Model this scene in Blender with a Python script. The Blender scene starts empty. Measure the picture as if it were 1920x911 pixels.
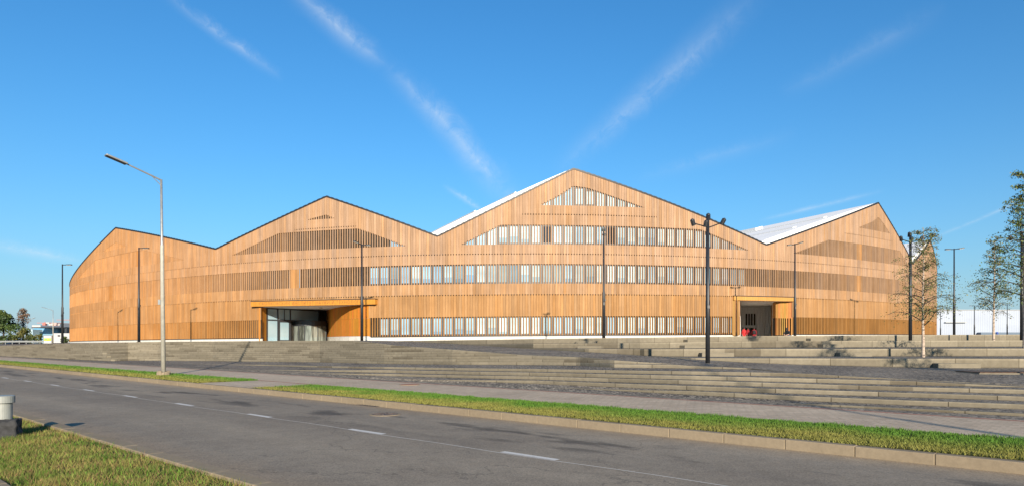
import bpy, bmesh, math, random
import numpy as np
from mathutils import Vector, Matrix, noise as mnoise
R = math.radians
rng = np.random.default_rng(7)
random.seed(7)
sc = bpy.context.scene
COL = sc.collection

# ------------------------------------------------------------------ camera, sky, sun, exposure
F, CX, HY, EYE = 1280.0, 960.0, 641.0, 1.65          # focal length in photo pixels, centre, horizon row, eye height
cd = bpy.data.cameras.new('camera'); cam = bpy.data.objects.new('camera', cd); COL.objects.link(cam)
cam.location = (0, 0, EYE); cam.rotation_euler = (R(90), 0, 0)
cd.sensor_width = 36; cd.lens = 24; cd.shift_y = (HY - 455.5) / 1920.0
cd.clip_start = .1; cd.clip_end = 6000
sc.camera = cam
SUN_EL, SUN_AZ = 16.0, 10.5                           # sun behind the camera, a little to the right
S = Vector((math.sin(R(SUN_AZ)) * math.cos(R(SUN_EL)), -math.cos(R(SUN_AZ)) * math.cos(R(SUN_EL)), math.sin(R(SUN_EL))))
sd = bpy.data.lights.new('sun', 'SUN'); sd.energy = 5.0; sd.angle = R(.7); sd.color = (1, .89, .73)
so = bpy.data.objects.new('sun', sd); COL.objects.link(so)
so.rotation_euler = (-S).to_track_quat('-Z', 'Y').to_euler()
sc.view_settings.view_transform = 'Standard'; sc.view_settings.look = 'None'
sc.view_settings.gamma = 1; sc.view_settings.use_curve_mapping = False
sc.view_settings.exposure = 0.64
sc.cycles.max_bounces = 6; sc.cycles.caustics_reflective = False; sc.cycles.caustics_refractive = False

w = bpy.data.worlds.new('World'); sc.world = w; w.use_nodes = True
wt = w.node_tree; wt.nodes.clear()
def wn(t, **k):
    n = wt.nodes.new(t)
    for a, b in k.items(): setattr(n, a, b)
    return n
sky = wn('ShaderNodeTexSky', sky_type='NISHITA', sun_disc=False)
sky.sun_elevation = R(SUN_EL); sky.sun_rotation = R(180 - SUN_AZ)
sky.air_density = 1.2; sky.dust_density = .25; sky.ozone_density = 10.0
hs = wn('ShaderNodeMix', data_type='RGBA', blend_type='MULTIPLY'); hs.inputs['Factor'].default_value = 1; hs.inputs['B'].default_value = (.84, 1.07, .92, 1)   # white balance of the sky
bg = wn('ShaderNodeBackground'); bg.inputs['Strength'].default_value = .122
out = wn('ShaderNodeOutputWorld')
wt.links.new(sky.outputs[0], hs.inputs['A'])
geo = wn('ShaderNodeNewGeometry'); inc = wn('ShaderNodeVectorMath', operation='SCALE'); inc.inputs['Scale'].default_value = -1
wt.links.new(geo.outputs['Incoming'], inc.inputs[0])
nz = wn('ShaderNodeTexNoise'); nz.inputs['Scale'].default_value = 30; nz.inputs['Detail'].default_value = 9; nz.inputs['Roughness'].default_value = .72; nz.inputs['Distortion'].default_value = .6
wt.links.new(inc.outputs[0], nz.inputs['Vector'])
nz2 = wn('ShaderNodeTexNoise'); nz2.inputs['Scale'].default_value = 5; nz2.inputs['Detail'].default_value = 3
wt.links.new(inc.outputs[0], nz2.inputs['Vector'])
def wm(op, a, b=None, c=None, clamp=False):
    n = wn('ShaderNodeMath', operation=op); n.use_clamp = clamp
    for i, v in enumerate((a, b, c)):
        if v is None: continue
        if isinstance(v, (int, float)): n.inputs[i].default_value = v
        else: wt.links.new(v, n.inputs[i])
    return n.outputs[0]
def skydir(x, y): return Vector((x - CX, F, HY - y)).normalized()
def contrail(a, b, width, strength, bend=.006, grow=0.0, fade=.35):
    """a streak of ice cloud along a great circle of the sky"""
    A, B = skydir(*a), skydir(*b); n = A.cross(B).normalized(); m = n.cross(A).normalized(); L = math.acos(max(-1, min(1, A.dot(B))))
    def dot(v):
        d = wn('ShaderNodeVectorMath', operation='DOT_PRODUCT'); wt.links.new(inc.outputs[0], d.inputs[0]); d.inputs[1].default_value = v; return d.outputs['Value']
    t = wm('DIVIDE', wm('ARCTAN2', dot(m), dot(A)), L)
    dist = wm('ADD', dot(n), wm('MULTIPLY', wm('SUBTRACT', nz.outputs[0], .5), bend * 3))
    dist = wm('ADD', dist, wm('MULTIPLY', wm('SUBTRACT', nz2.outputs[0], .5), bend * 4))
    wd = wm('ADD', wm('MULTIPLY', t, grow), width)
    prof = wm('SUBTRACT', 1, wm('DIVIDE', wm('ABSOLUTE', dist), wd), clamp=True)
    prof = wm('MULTIPLY', prof, prof)
    e1 = wm('DIVIDE', t, fade, clamp=True); e2 = wm('DIVIDE', wm('SUBTRACT', 1, t), fade, clamp=True)
    patch = wm('MULTIPLY_ADD', wm('SUBTRACT', nz.outputs[0], .30), 2.0, .12, clamp=True)
    return wm('MULTIPLY', wm('MULTIPLY', prof, patch), wm('MULTIPLY', wm('MULTIPLY', e1, e2), strength))
streaks = [contrail((535, -25), (735, 125), .024, .55), contrail((715, 105), (985, 400), .026, .56, grow=.012),
           contrail((300, -15), (535, 150), .013, .45), contrail((1440, -30), (1035, 330), .040, .32, grow=-.012),
           contrail((830, 345), (915, 405), .008, .5), contrail((1420, 415), (1660, 357), .0055, .45, bend=.001),
           contrail((1460, 180), (1780, 10), .024, .14), contrail((-60, 452), (180, 494), .013, .5, bend=.003),
           contrail((1740, 450), (1960, 360), .004, .4, bend=.0008), contrail((1180, 340), (1500, 250), .02, .12)]
tot = streaks[0]
for s_ in streaks[1:]: tot = wm('MAXIMUM', tot, s_)
sz = wn('ShaderNodeSeparateXYZ'); wt.links.new(inc.outputs[0], sz.inputs[0])
hz = wm('MULTIPLY', wm('POWER', 2.718, wm('MULTIPLY', wm('MAXIMUM', sz.outputs[2], 0), -9.0)), .92)      # pale haze low in the sky
hm = wn('ShaderNodeMix', data_type='RGBA'); wt.links.new(hz, hm.inputs['Factor']); wt.links.new(hs.outputs['Result'], hm.inputs['A']); hm.inputs['B'].default_value = (2.55, 3.15, 3.75, 1)
mx = wn('ShaderNodeMix', data_type='RGBA'); wt.links.new(tot, mx.inputs['Factor'])
wt.links.new(hm.outputs['Result'], mx.inputs['A']); mx.inputs['B'].default_value = (4.2, 4.7, 5.1, 1)
wt.links.new(mx.outputs['Result'], bg.inputs['Color']); wt.links.new(bg.outputs[0], out.inputs['Surface'])

# ------------------------------------------------------------------ helpers
def tag(o, label=None, cat=None, group=None, kind=None):
    if label: o['label'] = label
    if cat: o['category'] = cat
    if group: o['group'] = group
    if kind: o['kind'] = kind
    return o
def empty(name, loc=(0, 0, 0), rz=0):
    o = bpy.data.objects.new(name, None); COL.objects.link(o); o.location = loc; o.rotation_euler = (0, 0, rz); o.empty_display_size = .2
    return o
def copy_tree(o, parent=None):
    c = o.copy(); COL.objects.link(c)
    if parent is not None: c.parent = parent
    for ch in list(o.children): copy_tree(ch, c)
    return c
class MB:
    """collects quads, boxes, tubes and lathes into one mesh"""
    def __init__(s): s.v = []; s.f = []; s.m = []; s.c = []; s.uv = []
    def face(s, pts, mi=0, col=(1, 1, 1), uv=None):
        b = len(s.v); s.v += [tuple(p) for p in pts]; s.f.append(tuple(range(b, b + len(pts)))); s.m.append(mi); s.c += [col] * len(pts)
        s.uv += list(uv) if uv else [(0, 0)] * len(pts)
    def box(s, c, ax, ay, az, mi=0, col=(1, 1, 1), skip=()):
        c = Vector(c); ax, ay, az = Vector(ax), Vector(ay), Vector(az)
        P = [c + i * ax + j * ay + k * az for k in (-1, 1) for j in (-1, 1) for i in (-1, 1)]
        b = len(s.v); s.v += [tuple(p) for p in P]; s.c += [None] * 0
        for n, q in enumerate(((0, 2, 3, 1), (4, 5, 7, 6), (0, 1, 5, 4), (2, 6, 7, 3), (0, 4, 6, 2), (1, 3, 7, 5))):
            if n in skip: continue
            s.f.append(tuple(b + i for i in q)); s.m.append(mi); s.c += [col] * 4; s.uv += [(0, 0)] * 4
    def cbox(s, x0, x1, y0, y1, z0, z1, mi=0, col=(1, 1, 1)):
        s.box(((x0 + x1) / 2, (y0 + y1) / 2, (z0 + z1) / 2), ((x1 - x0) / 2, 0, 0), (0, (y1 - y0) / 2, 0), (0, 0, (z1 - z0) / 2), mi, col)
    def tube(s, pts, rad, n=8, mi=0, col=(1, 1, 1), cap=True):
        pts = [Vector(p) for p in pts]; rad = rad if isinstance(rad, (list, tuple)) else [rad] * len(pts)
        b = len(s.v); prev = None
        for i, p in enumerate(pts):
            d = (pts[min(i + 1, len(pts) - 1)] - pts[max(i - 1, 0)]).normalized()
            if prev is None: x = d.orthogonal().normalized()
            else:
                x = prev - d * prev.dot(d); x = x.normalized() if x.length > 1e-6 else d.orthogonal().normalized()
            prev = x; y = d.cross(x)
            for k in range(n):
                a = 2 * math.pi * k / n; s.v.append(tuple(p + (x * math.cos(a) + y * math.sin(a)) * rad[i]))
        for i in range(len(pts) - 1):
            for k in range(n):
                k2 = (k + 1) % n
                s.f.append((b + i * n + k, b + i * n + k2, b + (i + 1) * n + k2, b + (i + 1) * n + k)); s.m.append(mi); s.c += [col] * 4; s.uv += [(0, 0)] * 4
        if cap:
            s.f.append(tuple(b + k for k in reversed(range(n)))); s.f.append(tuple(b + (len(pts) - 1) * n + k for k in range(n)))
            s.m += [mi, mi]; s.c += [col] * (2 * n); s.uv += [(0, 0)] * (2 * n)
    def build(s, name, mats, parent=None, smooth=False, color=False, uv=False):
        me = bpy.data.meshes.new(name); me.from_pydata(s.v, [], s.f)
        if not isinstance(mats, (list, tuple)): mats = [mats]
        for m in mats: me.materials.append(m)
        me.polygons.foreach_set('material_index', s.m)
        if color:
            a = me.color_attributes.new('tint', 'FLOAT_COLOR', 'CORNER')
            c = np.ones((len(s.c), 4), np.float32); c[:, :3] = np.array(s.c, np.float32); a.data.foreach_set('color', c.ravel())
        if uv:
            u = me.uv_layers.new(name='UVMap'); u.data.foreach_set('uv', np.array(s.uv, np.float32).ravel())
        if smooth: me.polygons.foreach_set('use_smooth', [True] * len(s.f))
        me.update()
        o = bpy.data.objects.new(name, me); COL.objects.link(o)
        if parent is not None: o.parent = parent
        return o
def bevel(o, wd=.01, seg=2):
    b = o.modifiers.new('bevel', 'BEVEL'); b.width = wd; b.segments = seg; b.limit_method = 'ANGLE'; b.angle_limit = R(40); return o

# ------------------------------------------------------------------ materials
class NT:
    def __init__(s, name):
        s.mat = bpy.data.materials.new(name); s.mat.use_nodes = True; s.t = s.mat.node_tree
        s.b = s.t.nodes['Principled BSDF']
    def n(s, t, **k):
        n = s.t.nodes.new(t)
        for a, b in k.items():
            if a.startswith('i_'): n.inputs[a[2:].replace('_', ' ')].default_value = b
            else: setattr(n, a, b)
        return n
    def l(s, a, b): s.t.links.new(a, b)
    def noise(s, scale, detail=4, rough=.6, vec=None):
        n = s.n('ShaderNodeTexNoise'); n.inputs['Scale'].default_value = scale; n.inputs['Detail'].default_value = detail; n.inputs['Roughness'].default_value = rough
        if vec is not None: s.l(vec, n.inputs['Vector'])
        return n.outputs[0]
    def coord(s, scale=(1, 1, 1), kind='Object', rot=(0, 0, 0)):
        c = s.n('ShaderNodeTexCoord'); m = s.n('ShaderNodeMapping'); m.inputs['Scale'].default_value = scale; m.inputs['Rotation'].default_value = rot
        s.l(c.outputs[kind], m.inputs['Vector']); return m.outputs[0]
    def ramp(s, fac, stops):
        r = s.n('ShaderNodeValToRGB'); e = r.color_ramp.elements
        while len(e) < len(stops): e.new(.5)
        for el, (p, c) in zip(e, stops): el.position = p; el.color = (*c, 1) if len(c) == 3 else c
        s.l(fac, r.inputs[0]); return r.outputs[0]
    def mix(s, f, a, b, mode='MIX'):
        m = s.n('ShaderNodeMix', data_type='RGBA', blend_type=mode)
        for k, v in (('Factor', f), ('A', a), ('B', b)):
            if isinstance(v, (int, float)): m.inputs[k].default_value = v
            elif isinstance(v, tuple): m.inputs[k].default_value = (*v, 1)
            else: s.l(v, m.inputs[k])
        return m.outputs['Result']
    def math(s, op, a, b=None, clamp=False):
        m = s.n('ShaderNodeMath', operation=op); m.use_clamp = clamp
        for i, v in enumerate((a, b)):
            if v is None: continue
            if isinstance(v, (int, float)): m.inputs[i].default_value = v
            else: s.l(v, m.inputs[i])
        return m.outputs[0]
    def bump(s, h, strength=.3, dist=.01):
        b = s.n('ShaderNodeBump'); b.inputs['Strength'].default_value = strength; b.inputs['Distance'].default_value = dist
        s.l(h, b.inputs['Height']); s.l(b.outputs[0], s.b.inputs['Normal'])
    def set(s, color=None, rough=None, metal=None, spec=None):
        for k, v in (('Base Color', color), ('Roughness', rough), ('Metallic', metal), ('Specular IOR Level', spec)):
            if v is None: continue
            if isinstance(v, tuple): s.b.inputs[k].default_value = (*v, 1)
            elif isinstance(v, (int, float)): s.b.inputs[k].default_value = v
            else: s.l(v, s.b.inputs[k])
        return s.mat
M = {}
def plain(name, col, rough=.6, metal=0, var=.12, scale=6, bump=0):
    n = NT(name); v = n.noise(scale, 5, .65, n.coord())
    lo = tuple(c * (1 - var) for c in col); hi = tuple(min(1, c * (1 + var)) for c in col)
    M[name] = n.set(n.ramp(v, [(.3, lo), (.7, hi)]), rough, metal)
    if bump: n.bump(v, bump, .01)
    return M[name]
plain('black_metal', (.018, .019, .022), .42, 0, .25)
plain('dark_trim', (.02, .021, .024), .5)
plain('galvanised', (.36, .36, .34), .45, .55, .2, 9)
plain('pole_paint', (.40, .375, .31), .55, 0, .15, 5)
plain('white_render', (.78, .76, .72), .8)
plain('soffit', (.62, .60, .57), .8)
plain('plinth', (.64, .61, .54), .85, 0, .14, 2.5)
plain('frame_dark', (.035, .036, .04), .45)
plain('lamp_glass', (.75, .72, .62), .25)
plain('stone_dark', (.035, .034, .034), .9, 0, .5, 9, .6)
plain('bollard_paint', (.27, .275, .245), .5, 0, .14, 7)
plain('concrete_block', (.20, .17, .12), .9, 0, .14, 4, .1)
plain('soil', (.09, .055, .035), 1, 0, .4, 9, .6)
plain('old_iron', (.10, .075, .06), .7, 0, .4, 14)
plain('rubber', (.015, .015, .015), .8)

n = NT('wood')                                          # larch boards: tint per board, grain along the board
at = n.n('ShaderNodeAttribute', attribute_name='tint')
g1 = n.noise(1, 6, .7, n.coord((9, 9, .5))); g2 = n.noise(1, 4, .6, n.coord((.22, .22, .35)))
c = n.mix(1, at.outputs['Color'], n.ramp(g1, [(.25, (.72, .68, .64)), (.7, (1.12, 1.1, 1.08))]), 'MULTIPLY')
c = n.mix(1, c, n.ramp(g2, [(.3, (.88, .86, .84)), (.7, (1.08, 1.07, 1.06))]), 'MULTIPLY')
M['wood'] = n.set(c, .8, 0, .12)

n = NT('window_pane')
at = n.n('ShaderNodeAttribute', attribute_name='tint'); g = n.noise(.35, 3, .5, n.coord((1, 1, 2.5)))
M['pane'] = n.set(n.mix(1, at.outputs['Color'], n.ramp(g, [(.3, (.8, .82, .84)), (.7, (1.08, 1.06, 1.04))]), 'MULTIPLY'), .05, 0, .9)
n = NT('reflective_glass'); M['glass'] = n.set(n.ramp(n.noise(.5, 2, .5, n.coord()), [(.3, (.34, .50, .58)), (.7, (.44, .60, .67))]), .04, .3)  # pale blue base colour stands in for sky reflected in the panes
n = NT('dark_glass'); M['dark_glass'] = n.set(n.ramp(n.noise(2, 2, .5, n.coord()), [(.3, (.018, .016, .014)), (.7, (.05, .043, .035))]), .12, 0, .5)

n = NT('roof_metal')
br = n.n('ShaderNodeTexNoise'); br.inputs['Scale'].default_value = .35; n.l(n.coord(), br.inputs['Vector'])
wv = n.n('ShaderNodeTexWave', wave_type='BANDS', bands_direction='X'); wv.inputs['Scale'].default_value = .5
n.l(n.coord((0, 1, 0), 'UV', (0, 0, R(90))), wv.inputs['Vector'])
c = n.mix(n.math('MULTIPLY', n.math('GREATER_THAN', wv.outputs[0], .97), .4), n.ramp(br.outputs[0], [(.3, (.84, .82, .79)), (.7, (.90, .88, .85))]), (.70, .69, .67))
M['roof'] = n.set(c, .9, 0, 0)

def ground_mat(name, base, var, fine, extra=None, rough=.9, bump=.35):
    n = NT(name); co = n.coord(); a = n.noise(fine, 5, .7, co); b = n.noise(.35, 5, .6, co)
    c = n.ramp(a, [(.25, tuple(x * (1 - var) for x in base)), (.75, tuple(x * (1 + var) for x in base))])
    c = n.mix(1, c, n.ramp(b, [(.3, (.86, .85, .84)), (.72, (1.12, 1.12, 1.1))]), 'MULTIPLY')
    if extra: c = extra(n, c, co)
    n.set(c, rough, 0, .08); n.bump(a, bump, .004); M[name] = n.mat
def asphalt(n, c, co):
    # object space of the road: X along the road, Y across it (0 = near kerb .. 6.85 = far kerb)
    sx = n.n('ShaderNodeSeparateXYZ'); n.l(co, sx.inputs[0]); y = sx.outputs[1]
    wob = n.noise(1.4, 4, .6, co)
    e = n.math('ADD', n.math('ABSOLUTE', n.math('SUBTRACT', y, 3.42)), n.math('MULTIPLY', n.math('SUBTRACT', wob, .5), .9))
    dust = n.n('ShaderNodeMapRange'); dust.inputs[1].default_value = 2.55; dust.inputs[2].default_value = 3.45; n.l(e, dust.inputs[0])
    c = n.mix(n.math('MULTIPLY', dust.outputs[0], .9), c, (.36, .275, .185))
    st = n.noise(.9, 4, .55, n.coord((.45, 1.5, 1)))                 # oily stains along the far lane
    band = n.n('ShaderNodeMapRange'); band.inputs[1].default_value = 3.8; band.inputs[2].default_value = 5; n.l(y, band.inputs[0])
    b2 = n.n('ShaderNodeMapRange'); b2.inputs[1].default_value = 6.2; b2.inputs[2].default_value = 5.6; n.l(y, b2.inputs[0])
    f = n.math('MULTIPLY', n.math('MULTIPLY', n.ramp(st, [(.53, (0, 0, 0)), (.62, (1, 1, 1))]), band.outputs[0]), b2.outputs[0])
    c = n.mix(n.math('MULTIPLY', f, .62), c, (.035, .035, .037))
    wt_ = n.noise(.3, 3, .5, n.coord((.15, 1.6, 1)))                # worn wheel tracks
    c = n.mix(1, c, n.ramp(wt_, [(.33, (.84, .84, .85)), (.67, (1.16, 1.14, 1.10))]), 'MULTIPLY')
    pt = n.noise(2.6, 6, .7, co); c = n.mix(1, c, n.ramp(pt, [(.3, (.88, .88, .88)), (.7, (1.1, 1.1, 1.1))]), 'MULTIPLY')
    vo = n.n('ShaderNodeTexVoronoi', feature='DISTANCE_TO_EDGE'); vo.inputs['Scale'].default_value = .16
    dis = n.n('ShaderNodeMixRGB'); 
    nn = n.n('ShaderNodeTexNoise'); nn.inputs['Scale'].default_value = 1.2; nn.inputs['Detail'].default_value = 6; n.l(co, nn.inputs['Vector'])
    va = n.n('ShaderNodeVectorMath', operation='SCALE'); va.inputs['Scale'].default_value = 1.6; n.l(nn.outputs['Color'], va.inputs[0])
    vb = n.n('ShaderNodeVectorMath', operation='ADD'); n.l(co, vb.inputs[0]); n.l(va.outputs[0], vb.inputs[1]); n.l(vb.outputs[0], vo.inputs['Vector'])
    crack = n.math('LESS_THAN', vo.outputs['Distance'], .0022)
    c = n.mix(n.math('MULTIPLY', crack, .3), c, (.04, .04, .04))
    sp = n.n('ShaderNodeTexVoronoi'); sp.inputs['Scale'].default_value = 55; n.l(co, sp.inputs['Vector'])
    return n.mix(.35, c, n.mix(1, c, n.ramp(sp.outputs['Color'], [(.1, (.4, .4, .4)), (.9, (1.6, 1.6, 1.55))]), 'MULTIPLY'))
ground_mat('asphalt', (.275, .232, .182), .22, 60, asphalt, .85, .4)
def pavers(n, c, co):
    sx = n.n('ShaderNodeSeparateXYZ'); n.l(co, sx.inputs[0]); P_ = .21
    v = n.math('DIVIDE', sx.outputs[1], P_); u = n.math('ADD', n.math('DIVIDE', sx.outputs[0], P_), n.math('MULTIPLY', n.math('MODULO', n.math('FLOOR', v), 2.0), .5))
    fu, fv = n.math('FRACT', u), n.math('FRACT', v)
    dot = n.math('MULTIPLY', n.math('LESS_THAN', fu, .24), n.math('LESS_THAN', fv, .24))
    ln = n.math('MAXIMUM', n.math('LESS_THAN', fu, .06), n.math('LESS_THAN', fv, .06))
    wn_ = n.n('ShaderNodeTexWhiteNoise', noise_dimensions='2D'); cb = n.n('ShaderNodeCombineXYZ'); n.l(n.math('FLOOR', u), cb.inputs[0]); n.l(n.math('FLOOR', v), cb.inputs[1]); n.l(cb.outputs[0], wn_.inputs['Vector'])
    c = n.mix(1, c, n.ramp(wn_.outputs[0], [(.0, (.9, .89, .88)), (1, (1.1, 1.09, 1.08))]), 'MULTIPLY')
    c = n.mix(n.math('MULTIPLY', ln, .22), c, (.12, .105, .09))
    return n.mix(n.math('MULTIPLY', dot, n.math('MULTIPLY_ADD' if False else 'MULTIPLY', wn_.outputs[0], .8)), c, (.13, .11, .09))
ground_mat('pavers', (.50, .40, .295), .12, 14, pavers, .9, .2)
ground_mat('kerb_stone', (.275, .218, .15), .14, 14, None, .9, .2)
ground_mat('footpath', (.33, .31, .28), .14, 20, None, .9, .2)
ground_mat('red_paver', (.40, .17, .13), .15, 20, None, .9, .2)
ground_mat('lawn_soil', (.11, .10, .035), .35, 9, None, 1, .6)
ground_mat('far_ground', (.13, .13, .09), .3, .3, None, 1, .2)
def cobble(n, c, co):
    v = n.n('ShaderNodeTexVoronoi', feature='F1'); v.inputs['Scale'].default_value = 9.5; v.inputs['Randomness'].default_value = .55; n.l(co, v.inputs['Vector'])
    e = n.n('ShaderNodeTexVoronoi', feature='DISTANCE_TO_EDGE'); e.inputs['Scale'].default_value = 9.5; e.inputs['Randomness'].default_value = .55; n.l(co, e.inputs['Vector'])
    c = n.mix(1, c, n.ramp(v.outputs['Color'], [(.15, (.6, .6, .62)), (.85, (1.5, 1.48, 1.45))]), 'MULTIPLY')
    j = n.math('LESS_THAN', e.outputs['Distance'], .055)
    return n.mix(j, c, (.05, .047, .043))
ground_mat('cobble', (.245, .21, .168), .2, 40, cobble, .85, .5)
n = NT('step_concrete')                                  # precast blocks: UV u = metres along the step, v = step number
u = n.coord((1, 1, 1), 'UV'); b = n.n('ShaderNodeTexBrick'); n.l(u, b.inputs['Vector'])
b.inputs['Scale'].default_value = 1; b.inputs['Brick Width'].default_value = 2.4; b.inputs['Row Height'].default_value = 1; b.inputs['Mortar Size'].default_value = .011
b.inputs['Color1'].default_value = (.80, .79, .76, 1); b.inputs['Color2'].default_value = (1.12, 1.11, 1.09, 1); b.inputs['Mortar'].default_value = (.3, .28, .25, 1)
b.inputs['Bias'].default_value = .25
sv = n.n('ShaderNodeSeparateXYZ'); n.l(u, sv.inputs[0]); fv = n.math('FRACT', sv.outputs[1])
cb = n.n('ShaderNodeCombineXYZ'); n.l(n.math('FLOOR', n.math('ADD', n.math('DIVIDE', sv.outputs[0], 1.7), n.math('MULTIPLY', n.math('FLOOR', sv.outputs[1]), .37))), cb.inputs[0]); n.l(n.math('FLOOR', sv.outputs[1]), cb.inputs[1])
wn_ = n.n('ShaderNodeTexWhiteNoise', noise_dimensions='2D'); n.l(cb.outputs[0], wn_.inputs['Vector'])
o_ = n.coord(); a1 = n.noise(5, 6, .7, o_); a2 = n.noise(1.1, 4, .6, o_)
c = n.ramp(a1, [(.25, (.165, .142, .105)), (.75, (.238, .207, .155))])
c = n.mix(1, c, b.outputs[0], 'MULTIPLY')
c = n.mix(n.ramp(a2, [(.62, (0, 0, 0)), (.75, (.4, .4, .4))]), c, (.27, .245, .195))
c = n.mix(1, c, n.ramp(wn_.outputs[0], [(.0, (.92, .92, .92)), (.93, (1.06, 1.06, 1.05)), (.945, (.68, .67, .66)), (1, (.76, .75, .74))]), 'MULTIPLY')     # a few stained, darker blocks
c = n.mix(1, c, n.ramp(fv, [(.0, (.5, .49, .48)), (.09, (.95, .95, .95)), (.40, (1, 1, 1)), (.44, (1.3, 1.3, 1.3)), (.56, (1.25, 1.25, 1.25)), (.62, (1, 1, 1))]), 'MULTIPLY')   # contact shade painted at the foot, worn pale nosing
M['step'] = n.set(c, .9, 0, .08); n.bump(a1, .25, .006)
n = NT('blade'); at = n.n('ShaderNodeAttribute', attribute_name='tint'); M['blade'] = n.set(at.outputs['Color'], .75, 0, .2)
n = NT('leaf'); at = n.n('ShaderNodeAttribute', attribute_name='tint'); M['leaf'] = n.set(at.outputs['Color'], .6, 0, .3)
n = NT('birch_bark'); co = n.coord((3, 3, 9)); v = n.noise(1.6, 5, .7, co)
M['birch'] = n.set(n.ramp(v, [(.40, (.10, .08, .065)), (.47, (.42, .32, .24)), (.8, (.60, .50, .40))]), .8)
plain('bark', (.05, .04, .03), .9, 0, .35, 8)
n = NT('road_paint'); v = n.noise(9, 6, .75, n.coord()); M['paint'] = n.set(n.ramp(v, [(.28, (.2, .19, .17)), (.42, (.62, .58, .52))]), .8)
n = NT('rusty_iron'); v = n.noise(10, 5, .7, n.coord()); M['rust'] = n.set(n.ramp(v, [(.3, (.22, .09, .05)), (.7, (.36, .17, .10))]), .85)
n = NT('corrugated'); wv = n.n('ShaderNodeTexWave', wave_type='BANDS', bands_direction='X'); wv.inputs['Scale'].default_value = .7; n.l(n.coord(), wv.inputs['Vector'])
M['corrugated'] = n.set(n.mix(1, n.ramp(wv.outputs[0], [(.1, (.30, .335, .40)), (.7, (.37, .41, .475))]), n.ramp(n.noise(.12, 3, .5, n.coord((1, 1, 3))), [(.3, (.92, .92, .93)), (.7, (1.04, 1.04, 1.03))]), 'MULTIPLY'), .5)
n = NT('blue_glazing'); b = n.n('ShaderNodeTexBrick'); n.l(n.coord((1, 1, 1), 'UV'), b.inputs['Vector']); b.offset = 0
b.inputs['Scale'].default_value = 1; b.inputs['Brick Width'].default_value = 1.6; b.inputs['Row Height'].default_value = 4; b.inputs['Mortar Size'].default_value = .08
b.inputs['Color1'].default_value = (.15, .36, .52, 1); b.inputs['Color2'].default_value = (.23, .46, .62, 1); b.inputs['Mortar'].default_value = (.28, .42, .52, 1)
M['blue_glazing'] = n.set(b.outputs[0], .2, .2)

# ------------------------------------------------------------------ road frame: t along the road (away to the left), D across it
TH = math.atan2(-1399, F)
RU = Vector((math.sin(TH), math.cos(TH), 0)); RN = Vector((math.cos(TH), -math.sin(TH), 0))
def rp(D, t, z=0.0): return RN * D + RU * t + Vector((0, 0, z))
def at(x, d, z): return Vector(((x - CX) / F * d, d, z))
def on(x, y, z): d = F * (EYE - z) / (y - HY); return at(x, d, z)
RANG = math.atan2(RU.y, RU.x)
def road_sheet(name, D0, D1, t0, t1, z, mat, nt=60, kind='structure', zf=None):
    """a sheet whose own X runs along the road"""
    mb = MB(); ts = np.linspace(t0, t1, nt + 1)
    for a, b in zip(ts[:-1], ts[1:]):
        mb.face([(a, 0, 0), (b, 0, 0), (b, -(D1 - D0), 0), (a, -(D1 - D0), 0)][::-1])
    for i, v in enumerate(mb.v): mb.v[i] = (v[0], -v[1], v[2])
    o = mb.build(name, mat)
    # own +X = along the road, own +Y = across, away from the camera
    o.matrix_world = Matrix(((RU.x, RN.x, 0, RN.x * D0), (RU.y, RN.y, 0, RN.y * D0), (0, 0, 1, z), (0, 0, 0, 1)))
    if kind: o['kind'] = kind
    return o
road_sheet('road', 3.75, 10.6, -60, 420, 0, M['asphalt'])
def kerb(name, D0, D1, t0, t1, z0, z1, mat):
    mb = MB(); L = 1.0 if t1 - t0 < 60 else 1.0; t = t0
    while t < t1:
        e = min(t + 1.0, t1); g = .0035; c = rng.uniform(.9, 1.08); jz = rng.uniform(-.004, .004); jd = rng.uniform(-.004, .004)
        if t > 90: e = min(t + 12, t1)
        p = rp((D0 + D1) / 2 + jd, (t + e) / 2, (z0 + z1) / 2 + jz)
        mb.box(p, RU * ((e - t) / 2 - g), RN * ((D1 - D0) / 2), (0, 0, (z1 - z0) / 2)); t = e
    o = mb.build(name, mat); o['kind'] = 'structure'; bevel(o, .010, 2); return o
kerb('kerb', 10.6, 10.76, -30, 300, -.1, .15, M['kerb_stone'])
kerb('kerb', 3.53, 3.75, -12, 120, -.1, .12, M['kerb_stone'])
kerb('kerb', 1.66, 1.76, -12, 60, -.1, .13, M['kerb_stone'])
road_sheet('pavement', 10.74, 16.32, -60, 300, .146, M['pavers'])
road_sheet('pavement_edge_strip', 16.12, 16.24, -60, 300, .150, M['red_paver'])
road_sheet('footpath', -30, 1.67, -60, 120, .115, M['footpath'])
LAWN_A = (25.6, 300); LAWN_B = (-60, 21.6)
road_sheet('lawn', 10.76, 13.1, *LAWN_A, .150, M['lawn_soil'])
road_sheet('lawn', 10.76, 13.1, *LAWN_B, .150, M['lawn_soil'])
road_sheet('pavement_edge_strip', 13.1, 13.2, 19, 29, .1505, M['red_paver'])
road_sheet('lawn', 1.75, 3.54, -60, 120, .075, M['lawn_soil'])
mb = MB()
for t in [6.5 + 4.03 * k for k in range(-3, 30)]:
    j = rng.uniform(-.05, .05)
    mb.face([rp(7.43, t - .53 + j, .004), rp(7.43, t + .53 + j, .004), rp(7.55, t + .53 + j, .004), rp(7.55, t - .53 + j, .004)][::-1])
tag(mb.build('road_markings', M['paint']), kind='structure')
mb = MB(); t = -10
while t < 70:                                             # the joint of the two asphalt lanes
    a = 7.42 + .025 * math.sin(t * 1.7) + .02 * math.sin(t * .6)
    b = 7.42 + .025 * math.sin((t + .5) * 1.7) + .02 * math.sin((t + .5) * .6)
    mb.face([rp(a, t, .003), rp(b, t + .5, .003), rp(b + .022, t + .5, .003), rp(a + .022, t, .003)][::-1]); t += .5
tag(mb.build('road_joint', M['paint']), kind='structure')
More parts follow.
